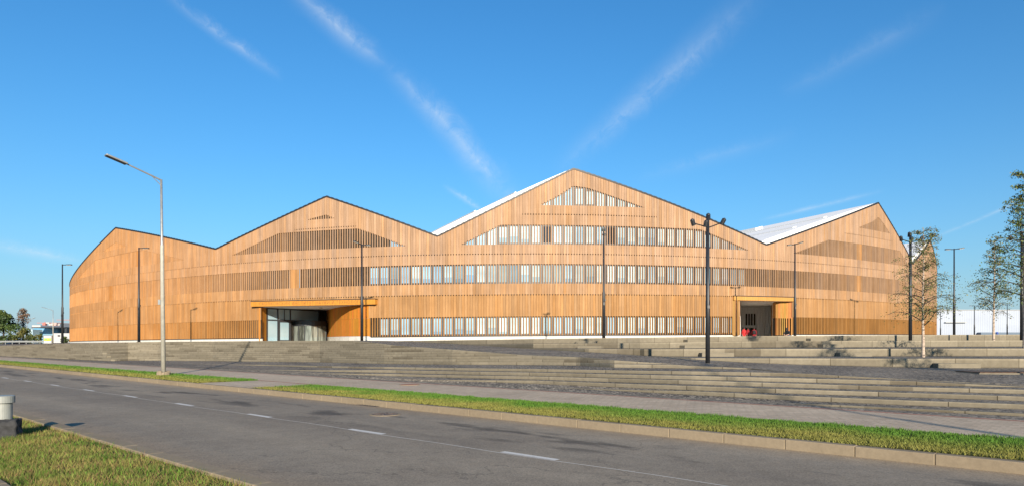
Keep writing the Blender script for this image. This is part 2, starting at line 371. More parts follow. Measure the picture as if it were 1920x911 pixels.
# big ground sheet to the horizon
mb = MB(); mb.face([(-3000, -800, -.3), (3000, -800, -.3), (3000, 4500, -.3), (-3000, 4500, -.3)])
tag(mb.build('ground', M['far_ground']), kind='structure')

# ------------------------------------------------------------------ plaza: steps, ramp and terraces as one terrain of rows
def den(x): return RN.x * (x - CX) / F + RN.y
def dP(x): return 16.3 / den(x)
def curve(tab):
    xs = [r[0] for r in tab]; inv = [1 / r[1] for r in tab]; zb = [r[2] for r in tab]; zt = [r[3] for r in tab]
    def fn(x):
        return 1 / np.interp(x, xs, inv), np.interp(x, xs, zb), np.interp(x, xs, zt)
    return fn
def Y(x, y, zb, zt): return (x, F * (EYE - zb) / (y - HY), zb, zt)
def ext(tab, f=.68):
    l = tab[-1]; return tab + [(3200, l[1] * f, l[2], l[3])]
def low(x, k): return (x, dP(x) * 1.0 + .25 + .3 * k, .152 + .006 * k, .152 + .006 * k)
B = [
 ext([low(-250, 0), low(0, 0), low(300, 0), low(600, 0), low(1000, 0), low(1300, 0), (1480, 16.6, .165, .165), Y(1560, 761.5, .16, .2), Y(1700, 769, .16, .205), Y(1900, 779, .16, .215)]),
 ext([low(-250, 1), low(0, 1), low(300, 1), low(600, 1), low(720, 1), (1000, 22.2, .2, .2), Y(1100, 729, .2, .21), Y(1300, 739.5, .2, .3), Y(1480, 749.4, .2, .31), Y(1700, 759, .21, .32), Y(1900, 766, .22, .325)]),
 ext([low(-250, 2), low(0, 2), low(300, 2), low(600, 2), (720, 27.6, .22, .22), (820, 25.4, .24, .245), Y(1000, 718.4, .25, .355), Y(1300, 731, .3, .42), Y(1480, 737, .31, .42), Y(1700, 744, .32, .425), Y(1900, 750.5, .325, .425)]),
 ext([low(-250, 3), low(0, 3), low(300, 3), (600, 31.2, .22, .23), Y(720, 704, .25, .335), Y(1000, 710.7, .355, .46), Y(1300, 720, .42, .535), Y(1480, 725.7, .42, .53), Y(1700, 732, .425, .52), Y(1900, 737.4, .425, .525)]),
 ext([low(-250, 4), low(0, 4), low(300, 4), (500, 35.5, .2, .205), Y(720, 698, .335, .45), Y(1000, 703.8, .46, .575), Y(1300, 711, .535, .645), Y(1480, 715.5, .53, .64), Y(1700, 721, .52, .625), Y(1900, 725, .525, .545)]),
 ext([low(-250, 5), low(0, 5), (300, 47, .2, .2), (420, 43.5, .22, .23), Y(500, 685, .25, .31), Y(720, 691, .45, .54), Y(1000, 696, .575, .67), Y(1300, 701.7, .645, .745), Y(1480, 705, .64, .74), Y(1600, 708.5, .63, .70), Y(1700, 711, .625, .64), (1900, 17.45, .55, .55)]),
]
A1 = curve(ext([(-250, dP(-250) + 3, .16, .3), (0, dP(0) + 2.4, .18, .3), (100, dP(100) + 2.4, .18, .3), (190, dP(190) + 2.6, .19, .3), (240, 53.8, .2, .3), (300, 53.2, .22, .35), (400, 49.6, .28, .4),
     (500, 45.2, .36, .5), (600, 40.9, .45, .57), (720, 34.7, .55, .66), (850, 30.8, .64, .75), (1000, 28.5, .70, .79), (1085, 27.0, .73, .83), (1150, 24.5, .745, .845), (1300, 23.4, .75, .85), (1407, 22.4, .76, .86), (1500, 20.28, .74, .85), (1900, 17.48, .56, .66)]))
A2GAP = lambda x: float(np.interp(x, [900, 1000, 1085, 1150, 1300], [.42, .05, .05, .75, .75]))
ZTOP = lambda x: float(np.interp(x, [-250, 0, 100, 190, 300, 500, 660, 740, 850, 1000, 1400], [1.1, 1.25, 1.5, 1.6, 1.7, 1.75, 1.75, 1.8, 1.9, 2.0, 2.1]))
NA, TR = 11, .42
def a_rows(x):
    d1, z0, _ = A1(x); rise = (ZTOP(x) - z0) / NA; g = A2GAP(x)
    return [(d1 + (0 if k == 0 else g + TR * (k - 1)), z0 + rise * k, z0 + rise * (k + 1)) for k in range(NA)]
RL = [(740, 38.2, 1.47), (850, 33.2, 1.285), (980, 30.8, 1.09), (1100, 27.9, 1.04), (1200, 25.6, .93), (1300, 23.9, .835), (1400, 22.55, .80), (1500, 20.35, .735), (1600, 19.6, .68), (1700, 18.8, .63), (1900, 17.5, .56), (3200, 11.9, .5)]
RUP = [(740, 50, 1.75), (850, 46, 1.53), (980, 37, 1.30), (1100, 32, 1.185), (1200, 31, 1.045), (1300, 28, .95), (1400, 27.6, .83), (1500, 27.7, .74), (1600, 27.2, .70), (1700, 26.9, .65), (1900, 26.9, .64), (3200, 25, .6)]
def ramp_pt(tab, x):
    return 1 / float(np.interp(x, [r[0] for r in tab], [1 / r[1] for r in tab])), float(np.interp(x, [r[0] for r in tab], [r[2] for r in tab]))
def ramp(x):
    ar = a_rows(x); top = (ar[-1][0] + TR, ZTOP(x))
    if x <= 660: return top, (top[0] + 1.0, top[1])
    if x < 740:
        f = (x - 660) / 80; t6 = a_rows(660)[-1][0] + TR
        l, u = ramp_pt(RL, 740), ramp_pt(RUP, 740)
        return (t6 + (l[0] - t6) * f, ZTOP(x) * (1 - f) + l[1] * f), (t6 + 1 + (u[0] - t6 - 1) * f, ZTOP(x) * (1 - f) + u[1] * f)
    return ramp_pt(RL, x), ramp_pt(RUP, x)
T = [curve([(-250, 60, 0, 0), (1255, 29.3, 1, 1), (1300, 28, 1, 1), (1400, 27.6, 1, 1), (1900, 26.9, 1, 1.0), (3200, 25, 1, 1.0)]),
     curve([(-250, 61, 1, 1.335), (740, 52, 1, 1.335), (1000, 36.5, 1, 1.335), (1100, 32.2, 1, 1.335), (1200, 31.2, 1, 1.335), (1300, 31.2, 1, 1.345), (1400, 31.4, 1, 1.35), (1600, 31.6, 1, 1.35), (1900, 32, 1, 1.36), (3200, 31, 1, 1.36)]),
     curve([(-250, 62, 1, 1.45), (740, 53, 1, 1.45), (900, 43, 1, 1.5), (1000, 37.2, 1, 1.57), (1200, 34.5, 1, 1.61), (1440, 38, 1, 1.715), (1900, 45, 1, 1.78), (3200, 46, 1, 1.8)]),
     curve([(-250, 63, 1, 1.5), (660, 56, 1, 1.7), (740, 54, 1, 1.75), (850, 48, 1, 1.8), (1000, 43, 1, 1.87), (1200, 40, 1, 1.93), (1440, 44, 1, 2.06), (1900, 52, 1, 2.24), (3200, 54, 1, 2.3)])]
ZFAR = lambda x: float(np.interp(x, [-250, 0, 100, 190, 300, 500, 660, 850, 1000, 1200, 1500, 1750, 1900], [1.1, 1.25, 1.5, 1.6, 1.7, 1.75, 1.74, 1.7, 1.65, 1.62, 1.62, 1.9, 2.1]))
Bc = [curve(b) for b in B]
def column(x):
    """rows of (distance, height, what the strip up to the next row is, key)"""
    (rld, rlz), (rud, ruz) = ramp(x)
    rows = [(dP(x), .145, 'cobble', 0)]; dl = dP(x); zl = .145
    def put(d, z, m, k):
        nonlocal dl, zl
        dl = max(d, dl); zl = z; rows.append((dl, z, m, k))
    for k, b in enumerate(Bc):
        d, zb, zt = b(x); zb = min(zb, rlz); zt = min(zt, rlz); d = min(d, rld - .02 * (6 - k))
        put(d, zb, 'lower', k); put(d, zt, 'lower', k); put(d + .16, zt, 'cobble', k)
    for k, (d, zb, zt) in enumerate(a_rows(x)):
        d = min(d, rld - .002 * (NA - k))
        put(d, min(zb, rlz), 'stair', 20 + k); put(d, min(zt, rlz), 'stair', 20 + k)
    put(rld, rlz, 'cobble', 40); put(rud, ruz, 'cobble', 41)
    z = ruz
    for k, tc in enumerate(T):
        d, _, zt = tc(x); d = max(d, rud + .01 * k); zt = max(zt, z) if not (k == 0 and x < 1255) else z
        if x <= 700: zt = z
        put(d, z, 'terrace', 50 + k); put(d, zt, 'terrace', 50 + k); put(d + .45, zt, 'cobble', 50 + k); z = zt
    zf = ZFAR(x)
    put(dl + .3, zf if x > 700 else z, 'cobble', 60); put(max(dl + 20, 75), zf, 'cobble', 61)
    put(160, zf, 'cobble', 62); put(420, zf - .2, 'cobble', 63)
    return rows
XS = np.concatenate([np.arange(-250, 0, 25), np.arange(0, 1920, 8), np.arange(1920, 3201, 40)])
cols = [column(float(x)) for x in XS]
def ground_z(x, d):
    c = column(float(x)); return float(np.interp(d, [r[0] for r in c], [r[1] for r in c]))
parts = {'cobble': MB(), 'lower': MB(), 'stair': MB(), 'terrace': MB()}
arc = {}
for j in range(len(XS) - 1):
    c0, c1 = cols[j], cols[j + 1]
    for i in range(len(c0) - 1):
        m = c0[i][2]
        p = [at(XS[j], c0[i][0], c0[i][1]), at(XS[j + 1], c1[i][0], c1[i][1]), at(XS[j + 1], c1[i + 1][0], c1[i + 1][1]), at(XS[j], c0[i + 1][0], c0[i + 1][1])]
        if (p[3] - p[0]).length < .004 and (p[2] - p[1]).length < .004: continue
        key = c0[i][3]; L = (p[1] - p[0]).length; a0 = arc.get((key, i), key * 1.37)
        arc[(key, i)] = a0 + L
        riser = abs(c0[i][0] - c0[i + 1][0]) < 1e-6 and abs(c1[i][0] - c1[i + 1][0]) < 1e-6
        if m != 'cobble' and not riser and m == 'stair' and c0[i][3] >= 20 and XS[j] > 1120: m = 'cobble'
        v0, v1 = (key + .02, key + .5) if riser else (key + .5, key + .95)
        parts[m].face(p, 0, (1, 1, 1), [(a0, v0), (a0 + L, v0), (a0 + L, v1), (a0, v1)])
tag(parts['cobble'].build('cobble_plaza', M['cobble']), kind='structure')
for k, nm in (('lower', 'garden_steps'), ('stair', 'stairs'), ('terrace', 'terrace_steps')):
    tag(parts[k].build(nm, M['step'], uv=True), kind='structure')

# ------------------------------------------------------------------ the timber building
PX = [[-76, 150], [-79.3, 139], [-79.6, 129]] + [[(x - CX) / F * d, d] for x, d in ((128, 119), (130, 115.5), (160, 104.5), (207, 94.6), (260, 88.5), (350, 82.6), (400, 80), (500, 76.8), (580, 75), (700, 72.9), (820, 72.1), (990, 72), (1130, 72.8), (1260, 74.2), (1400, 77.4), (1500, 82), (1600, 87.5), (1647, 90.7), (1700, 96.2), (1744, 106.5), (1757, 117))] + [[75.2, 128], [74.6, 139], [71, 150]]
PX = np.array(PX); ss = np.r_[0, np.cumsum(np.hypot(*np.diff(PX, axis=0).T))]; tt = ss / ss[-1] * 2 - 1
fx, fy = np.polyfit(tt, PX[:, 0], 9), np.polyfit(tt, PX[:, 1], 9)
tt = np.linspace(-.93, .90, 6001); CC = np.c_[np.polyval(fx, tt), np.polyval(fy, tt)]
AL = np.r_[0, np.cumsum(np.hypot(*np.diff(CC, axis=0).T))]
PITCH = .29; NS = int(AL[-1] / PITCH)
sarc = np.arange(NS + 1) * PITCH
EX, EYv = np.interp(sarc, AL, CC[:, 0]), np.interp(sarc, AL, CC[:, 1])      # slat edges; slat i lies between edge i and i+1
mX, mY = (EX[:-1] + EX[1:]) / 2, (EYv[:-1] + EYv[1:]) / 2
tX, tY = np.diff(EX) / PITCH, np.diff(EYv) / PITCH
mpx = CX + F * mX / mY
ra = math.atan2(-565, F); PD = np.array([math.cos(ra), -math.sin(ra)]); UD = np.array([math.sin(ra), math.cos(ra)])
RP = [-60, -21.63, -11.87, .57, 11.52, 21.88, 35.12, 58.86, 81.34, 92.6, 101.26, 109.66, 150]
RZ = [6, 11.12, 17.19, 12.5, 17.39, 12.73, 19.91, 12.83, 20.08, 12.9, 17.2, 13.2, 8]
def zroof(x, y): return float(np.interp(x * PD[0] + y * PD[1], RP, RZ))
PEAKS = [(-11.87, 14.75, 1.55, 2.2), (11.52, 15.15, 1.6, 2.25), (35.12, 16.0, 2.05, 1.5), (81.34, 16.0, 2.1, 1.55), (101.26, 16.0, 2.0, 1.6)]
VALL = [.57, 21.88, 58.86, 92.6]
def peak_of(p):
    return PEAKS[int(np.searchsorted(VALL, p))]
E1, E2 = (489, 692), (1386, 1486)                                          # the two entrances, as stretches of the facade
C1, C2 = 5.66, 6.30
bld = empty('timber_building', (float(mX[NS // 2]), float(mY[NS // 2]), 1.6))
tag(bld, 'large curved building clad in vertical larch slats with a zigzag gabled roofline', 'building')
bld_inv = Matrix.Translation(-Vector(bld.location))
def part(mb, name, mats, parent=None, **k):
    o = mb.build(name, mats, parent or bld, **k)
    if parent is None: o.matrix_parent_inverse = bld_inv
    return o
clad, back, trim = MB(), MB(), MB(); scr, plins, last = {}, {}, {}
def run(store, key, i):
    if last.get(key, -9) != i - 1: store.setdefault(key, []).append(MB())
    last[key] = i; return store[key][-1]
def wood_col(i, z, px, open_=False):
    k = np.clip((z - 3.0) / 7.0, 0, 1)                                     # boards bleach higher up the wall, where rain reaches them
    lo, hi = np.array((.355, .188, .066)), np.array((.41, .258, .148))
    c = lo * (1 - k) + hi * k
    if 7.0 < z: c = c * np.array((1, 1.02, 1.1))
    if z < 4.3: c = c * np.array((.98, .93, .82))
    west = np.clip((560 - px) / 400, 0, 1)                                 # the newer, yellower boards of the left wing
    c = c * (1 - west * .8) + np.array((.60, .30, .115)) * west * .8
    h = mnoise.noise(Vector((i * 7.31, z * .013 * 0 + int(z / 3.4) * 3.7, 1.3))); h2 = mnoise.noise(Vector((i * 3.77, int(z / 3.4) * 9.1, 7.7)))
    c = c * (1 + (.23 - .10 * west) * h + rng.normal(0, .045)) * np.array((1 + .08 * h2, 1 - .02 * h2, 1 - .22 * h2))
    return tuple(np.clip(c, .01, .9))
DARK = (.03, .024, .02)
PANELS = {1: [(203, 210.5)], 2: [(203, 210.5), (546, 559), (1607, 1614)], 3: [(255, 261), (1606.5, 1615)], 4: []}
win_cells = {1: [], 2: [], 3: [], 4: []}
for i in range(NS):
    px, x, y = mpx[i], mX[i], mY[i]; tv = Vector((tX[i], tY[i], 0)); nv = Vector((tY[i], -tX[i], 0))
    o = .0076 * x; p = x * PD[0] + y * PD[1]; zr = zroof(x, y)
    vis = y < 124
    pk = peak_of(p); f = np.clip((p - pk[0]) / 3 + .5, 0, 1); off = pk[2] * (1 - f) + pk[3] * f
    z0 = 2.36 + o; inE = None
    if y < 100 and E1[0] < px < E1[1]: inE = C1
    if y < 100 and E2[0] < px < E2[1]: inE = C2 + .2
    h3 = min(13.93 + o, zr - off)
    gb = pk[1] + o; gt = zr - off
    spans = []                                                             # (z0, z1, open?, band)
    if inE is None:
        spans += [(z0, 4.37 + o, 1), (4.37 + o, 7.81 + o, 0)]
    else: spans += [(inE + .06, 7.81 + o, 0)]
    spans += [(7.81 + o, 9.86 + o, 2)]
    cur = 9.86 + o
    if h3 > 11.9 + o + .05:
        spans += [(cur, 11.9 + o, 0), (11.9 + o, h3, 3)]; cur = h3
    if gt > gb + .05:
        spans += [(cur, gb, 0), (gb, gt, 4)]; cur = gt
    spans += [(cur, zr, 0)]
    joints = [6.7 + o, 10.97 + o] + ([gb - .9] if zr - (gb - .9) > 2.0 and abs(p - pk[0]) < 9 else [])
    m = Vector((x, y, 0))
    for a, b, op in spans:
        if b - a < .03: continue
        zc = (a + b) / 2
        if op and any(u0 < px < u1 for u0, u1 in PANELS[op]) and y < 110:      # a closed door panel in the screen
            run(scr, 'panel%d' % op, i).box(m + nv * -.05 + Vector((0, 0, zc)), tv * .142, nv * .03, (0, 0, (b - a) / 2), 0, tuple(v * q_ for v, q_ in zip(wood_col(i, zc, px), (1.0, .86, .62)))); continue
        if op:
            mb = run(scr, op, i)
            mb.box(m + nv * -.06 + Vector((0, 0, zc)), tv * .045, nv * .06, (0, 0, (b - a) / 2), 0, wood_col(i, zc, px))
            win_cells[op].append((i, a, b))
        else:
            js = sorted(j for j in joints if a + .1 < j < b - .1); cuts = [a] + js + [b]
            for n_, (c0, c1) in enumerate(zip(cuts[:-1], cuts[1:])):
                hw = .134; lift = 0 if n_ % 2 else .004
                top = c1 - (.12 if n_ < len(cuts) - 2 else 0)
                wc = wood_col(i, (c0 + c1) / 2, px)
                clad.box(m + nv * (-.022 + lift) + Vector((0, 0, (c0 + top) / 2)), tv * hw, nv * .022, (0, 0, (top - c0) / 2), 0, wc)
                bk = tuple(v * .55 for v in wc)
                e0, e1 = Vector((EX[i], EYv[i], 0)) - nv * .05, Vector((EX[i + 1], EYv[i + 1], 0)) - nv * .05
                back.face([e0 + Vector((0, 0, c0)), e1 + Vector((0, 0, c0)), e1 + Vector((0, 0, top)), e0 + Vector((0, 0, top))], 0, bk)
                if top < c1:                                               # the joint: narrow board ends, dark slots between them
                    clad.box(m + nv * -.022 + Vector((0, 0, (top + c1) / 2)), tv * .085, nv * .022, (0, 0, (c1 - top) / 2), 0, wc)
                    back.face([e0 - nv * .04 + Vector((0, 0, top)), e1 - nv * .04 + Vector((0, 0, top)), e1 - nv * .04 + Vector((0, 0, c1)), e0 - nv * .04 + Vector((0, 0, c1))], 0, DARK)
    # plinth and dark shadow gap, roof edge
    if inE is None:
        plin = run(plins, 'p', i)
        plin.box(m + nv * -.16 + Vector((0, 0, (z0 + .2) / 2 - .04)), tv * (PITCH / 2 + .002), nv * .12, (0, 0, (z0 - .2) / 2 - .06))
        trim.box(m + nv * -.25 + Vector((0, 0, z0 - .03)), tv * (PITCH / 2 + .002), nv * .14, (0, 0, .07))
    za, zb = zroof(EX[i], EYv[i]), zroof(EX[i + 1], EYv[i + 1])
    e0, e1 = Vector((EX[i], EYv[i], 0)), Vector((EX[i + 1], EYv[i + 1], 0))
    q = [e0 + nv * .06, e1 + nv * .06, e1 - nv * .14, e0 - nv * .14]; zz = [za, zb, zb, za]
    lo = [v + Vector((0, 0, s - .03)) for v, s in zip(q, zz)]; hi = [v + Vector((0, 0, s + .13 + (.03 if i % 2 else 0))) for v, s in zip(q, zz)]
    trim.face([lo[0], lo[1], hi[1], hi[0]]); trim.face(hi); trim.face(lo[::-1])
    if i in (0, NS - 1): trim.face([lo[0], hi[0], hi[3], lo[3]])
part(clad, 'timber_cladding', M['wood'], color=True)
part(back, 'backing_wall', M['wood'], color=True)
for k in scr:
    for mb in scr[k]: part(mb, 'timber_panel' if str(k).startswith('panel') else 'timber_screen', M['wood'], color=True)
for mb in plins['p']: part(mb, 'plinth', M['plinth'])
part(trim, 'roof_edge_trim', M['dark_trim'])
# windows behind the open screens: one part per window in the part of the facade where the glass shows, dark strips elsewhere
strip = MB(); nwin = 0
blind = [(.74, .80, .82), (.80, .82, .81), (.62, .74, .80), (.82, .81, .78), (.56, .66, .74), (.76, .78, .76)]
for band, cells in win_cells.items():
    mods = {}
    for (i, a, b) in cells: mods.setdefault(i // 4, []).append((i, a, b))
    for k, cs in sorted(mods.items()):
        cs.sort(); i0, i1 = cs[0][0], cs[-1][0] + 1
        pxm = mpx[(i0 + i1) // 2]; seen = mY[i0] < 100 and (660 if band < 4 else 990) < pxm < (1400 if band != 1 else 1380)
        if seen and pxm < {1: 705, 2: 688, 3: 728, 4: 0}[band]: seen = False
        tv = Vector((EX[i1] - EX[i0], EYv[i1] - EYv[i0], 0)); L = tv.length; tv.normalize(); nv = Vector((tv.y, -tv.x, 0))
        c0 = Vector((EX[i0], EYv[i0], 0)) - nv * .205; zb = cs[0][1]
        la, lb = cs[0][2], cs[-1][2]
        mb = MB() if seen else strip
        dark = not seen or (band == 3 and (1020 < pxm < 1042 or 1136 < pxm < 1156))
        if seen:
            col = blind[int(rng.integers(len(blind)))]; j = rng.uniform(.82, 1.08); col = tuple(min(.86, v * j * q_) for v, q_ in zip(col, (.62, .76, .83)))
            if band == 2 and rng.random() < .2: col = tuple(v * .6 for v in col)
            if pxm < 900: col = tuple(v * q_ for v, q_ in zip(col, (.68, .84, .97)))                # clearer, bluer panes without blinds
            if dark: col = (.02, .02, .022)
            q = [c0 + tv * .07 + Vector((0, 0, zb - .1)), c0 + tv * (L - .07) + Vector((0, 0, zb - .1)), c0 + tv * (L - .07) + Vector((0, 0, lb + .1)), c0 + tv * .07 + Vector((0, 0, la + .1))]
            hgt = min(la, lb) - zb; drop = rng.uniform(.35, .8) if (hgt > 1.5 and not dark and rng.random() < .45) else 0
            if drop:
                zc_ = zb + hgt * drop * .6; q1, q2 = q[0].copy(), q[1].copy(); q1.z = q2.z = zc_
                mb.face([q1, q2, q[2], q[3]], 0, col); mb.face([q[0], q[1], q2, q1], 0, tuple(v * k_ for v, k_ in zip(col, (.62, .72, .8))))
            else: mb.face(q, 0, col)
            for s in (.0355, L - .0355):
                h = (la if s < .1 else lb) + .1
                mb.box(c0 + tv * s + nv * .03 + Vector((0, 0, (zb + h) / 2 - .05)), tv * .035, nv * .05, (0, 0, (h - zb) / 2 + .05), 1, DARK)
            if min(la, lb) - zb > 1.5:
                mb.box(c0 + tv * L / 2 + nv * .012 + Vector((0, 0, zb + .07)), tv * (L / 2 - .075), nv * .02, (0, 0, .13), 1, DARK); mb.box(c0 + tv * L / 2 + nv * .012 + Vector((0, 0, min(la, lb) - .04)), tv * (L / 2 - .075), nv * .02, (0, 0, .09), 1, DARK)  # dark sill and head bars; the head bar stands in for head shadow
                mb.box(c0 + tv * L / 2 + nv * .012 + Vector((0, 0, (la + lb) / 2 + .0)), tv * (L / 2 - .075), nv * .02, (0, 0, .05), 1, DARK)
            nwin += 1
            part(mb, 'window', [M['pane'], M['frame_dark']], color=True)
        else:
            strip.face([c0 + Vector((0, 0, zb - .1)), c0 + tv * L + Vector((0, 0, zb - .1)), c0 + tv * L + Vector((0, 0, lb + .1)), c0 + Vector((0, 0, la + .1))], 0, DARK)
so_ = part(strip, 'window_strip', M['dark_glass']); so_['kind'] = 'stuff'
print('windows', nwin)
# roof: folded planes, ridges all parallel
roof = MB(); LEN = 62; ids = list(range(0, NS + 1, 2))
pv = [EX[i] * PD[0] + EYv[i] * PD[1] for i in ids]
best = []
for i, p_ in zip(ids, pv):
    if not best or p_ > best[-1][1] + .02: best.append((i, p_))
crit = [p_ for p_ in RP if best[0][1] < p_ < best[-1][1]]
lst = []
P_arr = np.array([b[1] for b in best]); Xa = np.array([EX[b[0]] for b in best]); Ya = np.array([EYv[b[0]] for b in best])
def zdeck(p_):                                                             # roof deck: stands a little above the wall edge near the valleys
    z = float(np.interp(p_, RP, RZ)) + .12
    for v_, r_ in ((21.88, 35.12), (58.86, 81.34), (92.6, 101.26)):
        if v_ - .5 < p_ <= v_: z += .55 * (p_ - v_ + .5) / .5
        elif v_ < p_ < r_: z += .55 * (1 - ((p_ - v_) / (r_ - v_)) ** 2)
    return z
allp = sorted(set(list(P_arr) + crit))
for p_ in allp:
    x, y = float(np.interp(p_, P_arr, Xa)), float(np.interp(p_, P_arr, Ya)); lst.append((p_, x, y, zdeck(p_)))
for a, b in zip(lst[:-1], lst[1:]):
    q = []
    for (p_, x, y, z), k in ((a, 0), (b, 0), (b, 1), (a, 1)):
        q.append((x + UD[0] * (.17 + LEN * k), y + UD[1] * (.17 + LEN * k), z))
    sA = a[0]; roof.face(q, 0, (1, 1, 1), [(0, a[0]), (0, b[0]), (LEN, b[0]), (LEN, a[0])])
for a, b in zip(lst[:-1], lst[1:]):
    q = [(v[1] + UD[0] * .17, v[2] + UD[1] * .17) for v in (a, b)]
    roof.face([(*q[0], a[3] - .75), (*q[1], b[3] - .75), (*q[1], b[3]), (*q[0], a[3])])
part(roof, 'roof', M['roof'], uv=True)
def on_roof(p_, u_):                                                       # point of the roof at cross position p, u metres back from the facade
    x, y = float(np.interp(p_, P_arr, Xa)), float(np.interp(p_, P_arr, Ya))
    return Vector((x + UD[0] * u_, y + UD[1] * u_, zdeck(p_)))
for (p0, p1, u0, u1, h) in ((65.5, 66.1, 2, 50, .1), (71.5, 72.1, 2, 50, .1), (74, 75.4, 16, 22, .35), (26, 26.2, 2, 45, .14), (30, 30.2, 2, 45, .14), (24.2, 25.4, 24, 32, .45), (27.5, 28.3, 33, 36, .4)):
    mb = MB(); q = [on_roof(p0, 0), on_roof(p1, 0)]; b0 = on_roof(p0, 0)
    ux = Vector((UD[0], UD[1], 0)); base = Vector((b0.x, b0.y, 0))
    sl = Vector((PD[0], PD[1], (on_roof(p1, 0).z - on_roof(p0, 0).z) / (p1 - p0))); nrm = sl.cross(ux).normalized()
    if nrm.z < 0: nrm = -nrm
    c = on_roof((p0 + p1) / 2, (u0 + u1) / 2) + nrm * (h / 2)
    mb.box(c, ux * ((u1 - u0) / 2), sl * ((p1 - p0) / 2), nrm * (h / 2 + .02)); part(mb, 'roof_seam' if h < .2 else 'roof_skylight', M['white_render'])

# ---- entrance 1: canopy beam, curved jamb, glass lobby
def polywall(mb, pts, z0, z1, pitch=.2, th=.05, colz=4.0, hw=.485, mi=0, cfn=None):
    """vertical boards along a plan polyline"""
    P = [Vector((a, b, 0)) for a, b in pts]; seg = [0]
    for a, b in zip(P[:-1], P[1:]): seg.append(seg[-1] + (b - a).length)
    n_ = max(1, int(seg[-1] / pitch)); f = lambda s: Vector((np.interp(s, seg, [v.x for v in P]), np.interp(s, seg, [v.y for v in P]), 0))
    for k in range(n_):
        a, b = f(seg[-1] * k / n_), f(seg[-1] * (k + 1) / n_); d = (b - a); L = d.length; d.normalize(); nv = Vector((d.y, -d.x, 0))
        col = cfn(k) if cfn else tuple(v * rng.uniform(.85, 1.12) for v in (.56, .22, .035))
        mb.box((a + b) / 2 - nv * th + Vector((0, 0, (z0 + z1) / 2)), d * (L * hw), nv * th, (0, 0, (z1 - z0) / 2), mi, col)
def pp(x, d): return ((x - CX) / F * d, d)
def facade_at(px):
    k = np.where(mY < 118)[0]; i = k[np.abs(mpx[k] - px).argmin()]; return float(mX[i]), float(mY[i]), i
mb = MB()
polywall(mb, [facade_at(489)[:2], pp(497.5, 78.9), pp(499.5, 79.2)], 1.4, C1 + .1); part(mb, 'entrance_jamb', M['wood'], color=True); mb = MB()
polywall(mb, [pp(612, 86.2), pp(618, 83), pp(628, 79.8), pp(640, 77.3), pp(655, 75.3), pp(672, 73.95), pp(683, 73.35), facade_at(693)[:2]], 2.3, 4.212, hw=.49)
polywall(mb, [pp(612, 86.2), pp(618, 83), pp(628, 79.8), pp(640, 77.3), pp(655, 75.3), pp(672, 73.95), pp(683, 73.35), facade_at(693)[:2]], 4.22, C1 + .05, hw=.49)
part(mb, 'entrance_jamb', M['wood'], color=True)
mb = MB()
polywall(mb, [pp(612, 86.1), pp(618, 82.9), pp(628, 79.7), pp(640, 77.2), pp(655, 75.2), pp(672, 73.85), facade_at(693)[:2]], 1.3, 2.28, pitch=.6, hw=.5)
part(mb, 'plinth', M['plinth'])
a, b = Vector((*facade_at(478)[:2], 0)), Vector((*facade_at(709)[:2], 0)); d = (b - a).normalized(); nv = Vector((d.y, -d.x, 0)); L = (b - a).length
mid = (a + b) / 2
bow = max((Vector((mX[i], mY[i], 0)) - a).dot(nv) for i in range(facade_at(478)[2], facade_at(709)[2]))
fo = bow + .12                                                              # front of the beam clears the curved wall
mb = MB(); mb.box(mid + nv * (fo - .35) + Vector((0, 0, 5.94)), d * (L / 2), nv * .35, (0, 0, .27), 0, (.55, .25, .045)); can1 = part(mb, 'canopy_beam', M['wood'], color=True)
mb = MB(); mb.box(mid + nv * (fo - .42) + Vector((0, 0, 6.25)), d * (L / 2 + .02), nv * .44, (0, 0, .04)); part(mb, 'canopy_flashing', M['dark_trim'])
mb = MB()
q = [a + nv * (fo - .05), b + nv * (fo - .05), Vector((*facade_at(693)[:2], 0)) - nv * .1] + [Vector((*pp(*t_), 0)) for t_ in ((672, 74.6), (655, 76), (640, 78), (628, 80.4), (618, 83.6), (613, 87.5), (500, 80))] + [Vector((*facade_at(486)[:2], 0)) - nv * .4]
mb.face([v + Vector((0, 0, C1 - .004)) for v in q][::-1]); part(mb, 'canopy_soffit', M['soffit'])
for (lx, ld) in ((530, 79), (560, 80.5), (600, 81), (601, 79.5), (602, 78)):
    mb = MB(); v = Vector((*pp(lx, ld), C1 - .02)); mb.tube([v - Vector((0, 0, .012)), v + Vector((0, 0, .012))], .22, 14)
    part(mb, 'downlight', M['lamp_glass'])
fc = bpy.data.curves.new('canopy_lettering', 'FONT'); fc.body = 'СКОЛКОВСКИЙ ИНСТИТУТ НАУКИ И ТЕХНОЛОГИЙ'; fc.size = .46; fc.extrude = .012; fc.align_x = 'CENTER'; fc.align_y = 'CENTER'; fc.space_character = 1.18
plain('engraved', (.30, .13, .03), .8); fc.materials.append(M['engraved'])
tf = bpy.data.objects.new('lettering_source', fc); COL.objects.link(tf)
tm_ = bpy.data.meshes.new_from_object(tf.evaluated_get(bpy.context.evaluated_depsgraph_get())); bpy.data.objects.remove(tf)
if not tm_.materials: tm_.materials.append(M['engraved'])
to = bpy.data.objects.new('canopy_lettering', tm_); COL.objects.link(to); to.parent = bld; to.matrix_parent_inverse = bld_inv
to.matrix_basis = Matrix.Translation(mid + nv * (fo + .004) + Vector((0, 0, 5.94))) @ Matrix(((d.x, 0, nv.x, 0), (d.y, 0, nv.y, 0), (0, 1, 0, 0), (0, 0, 0, 1)))
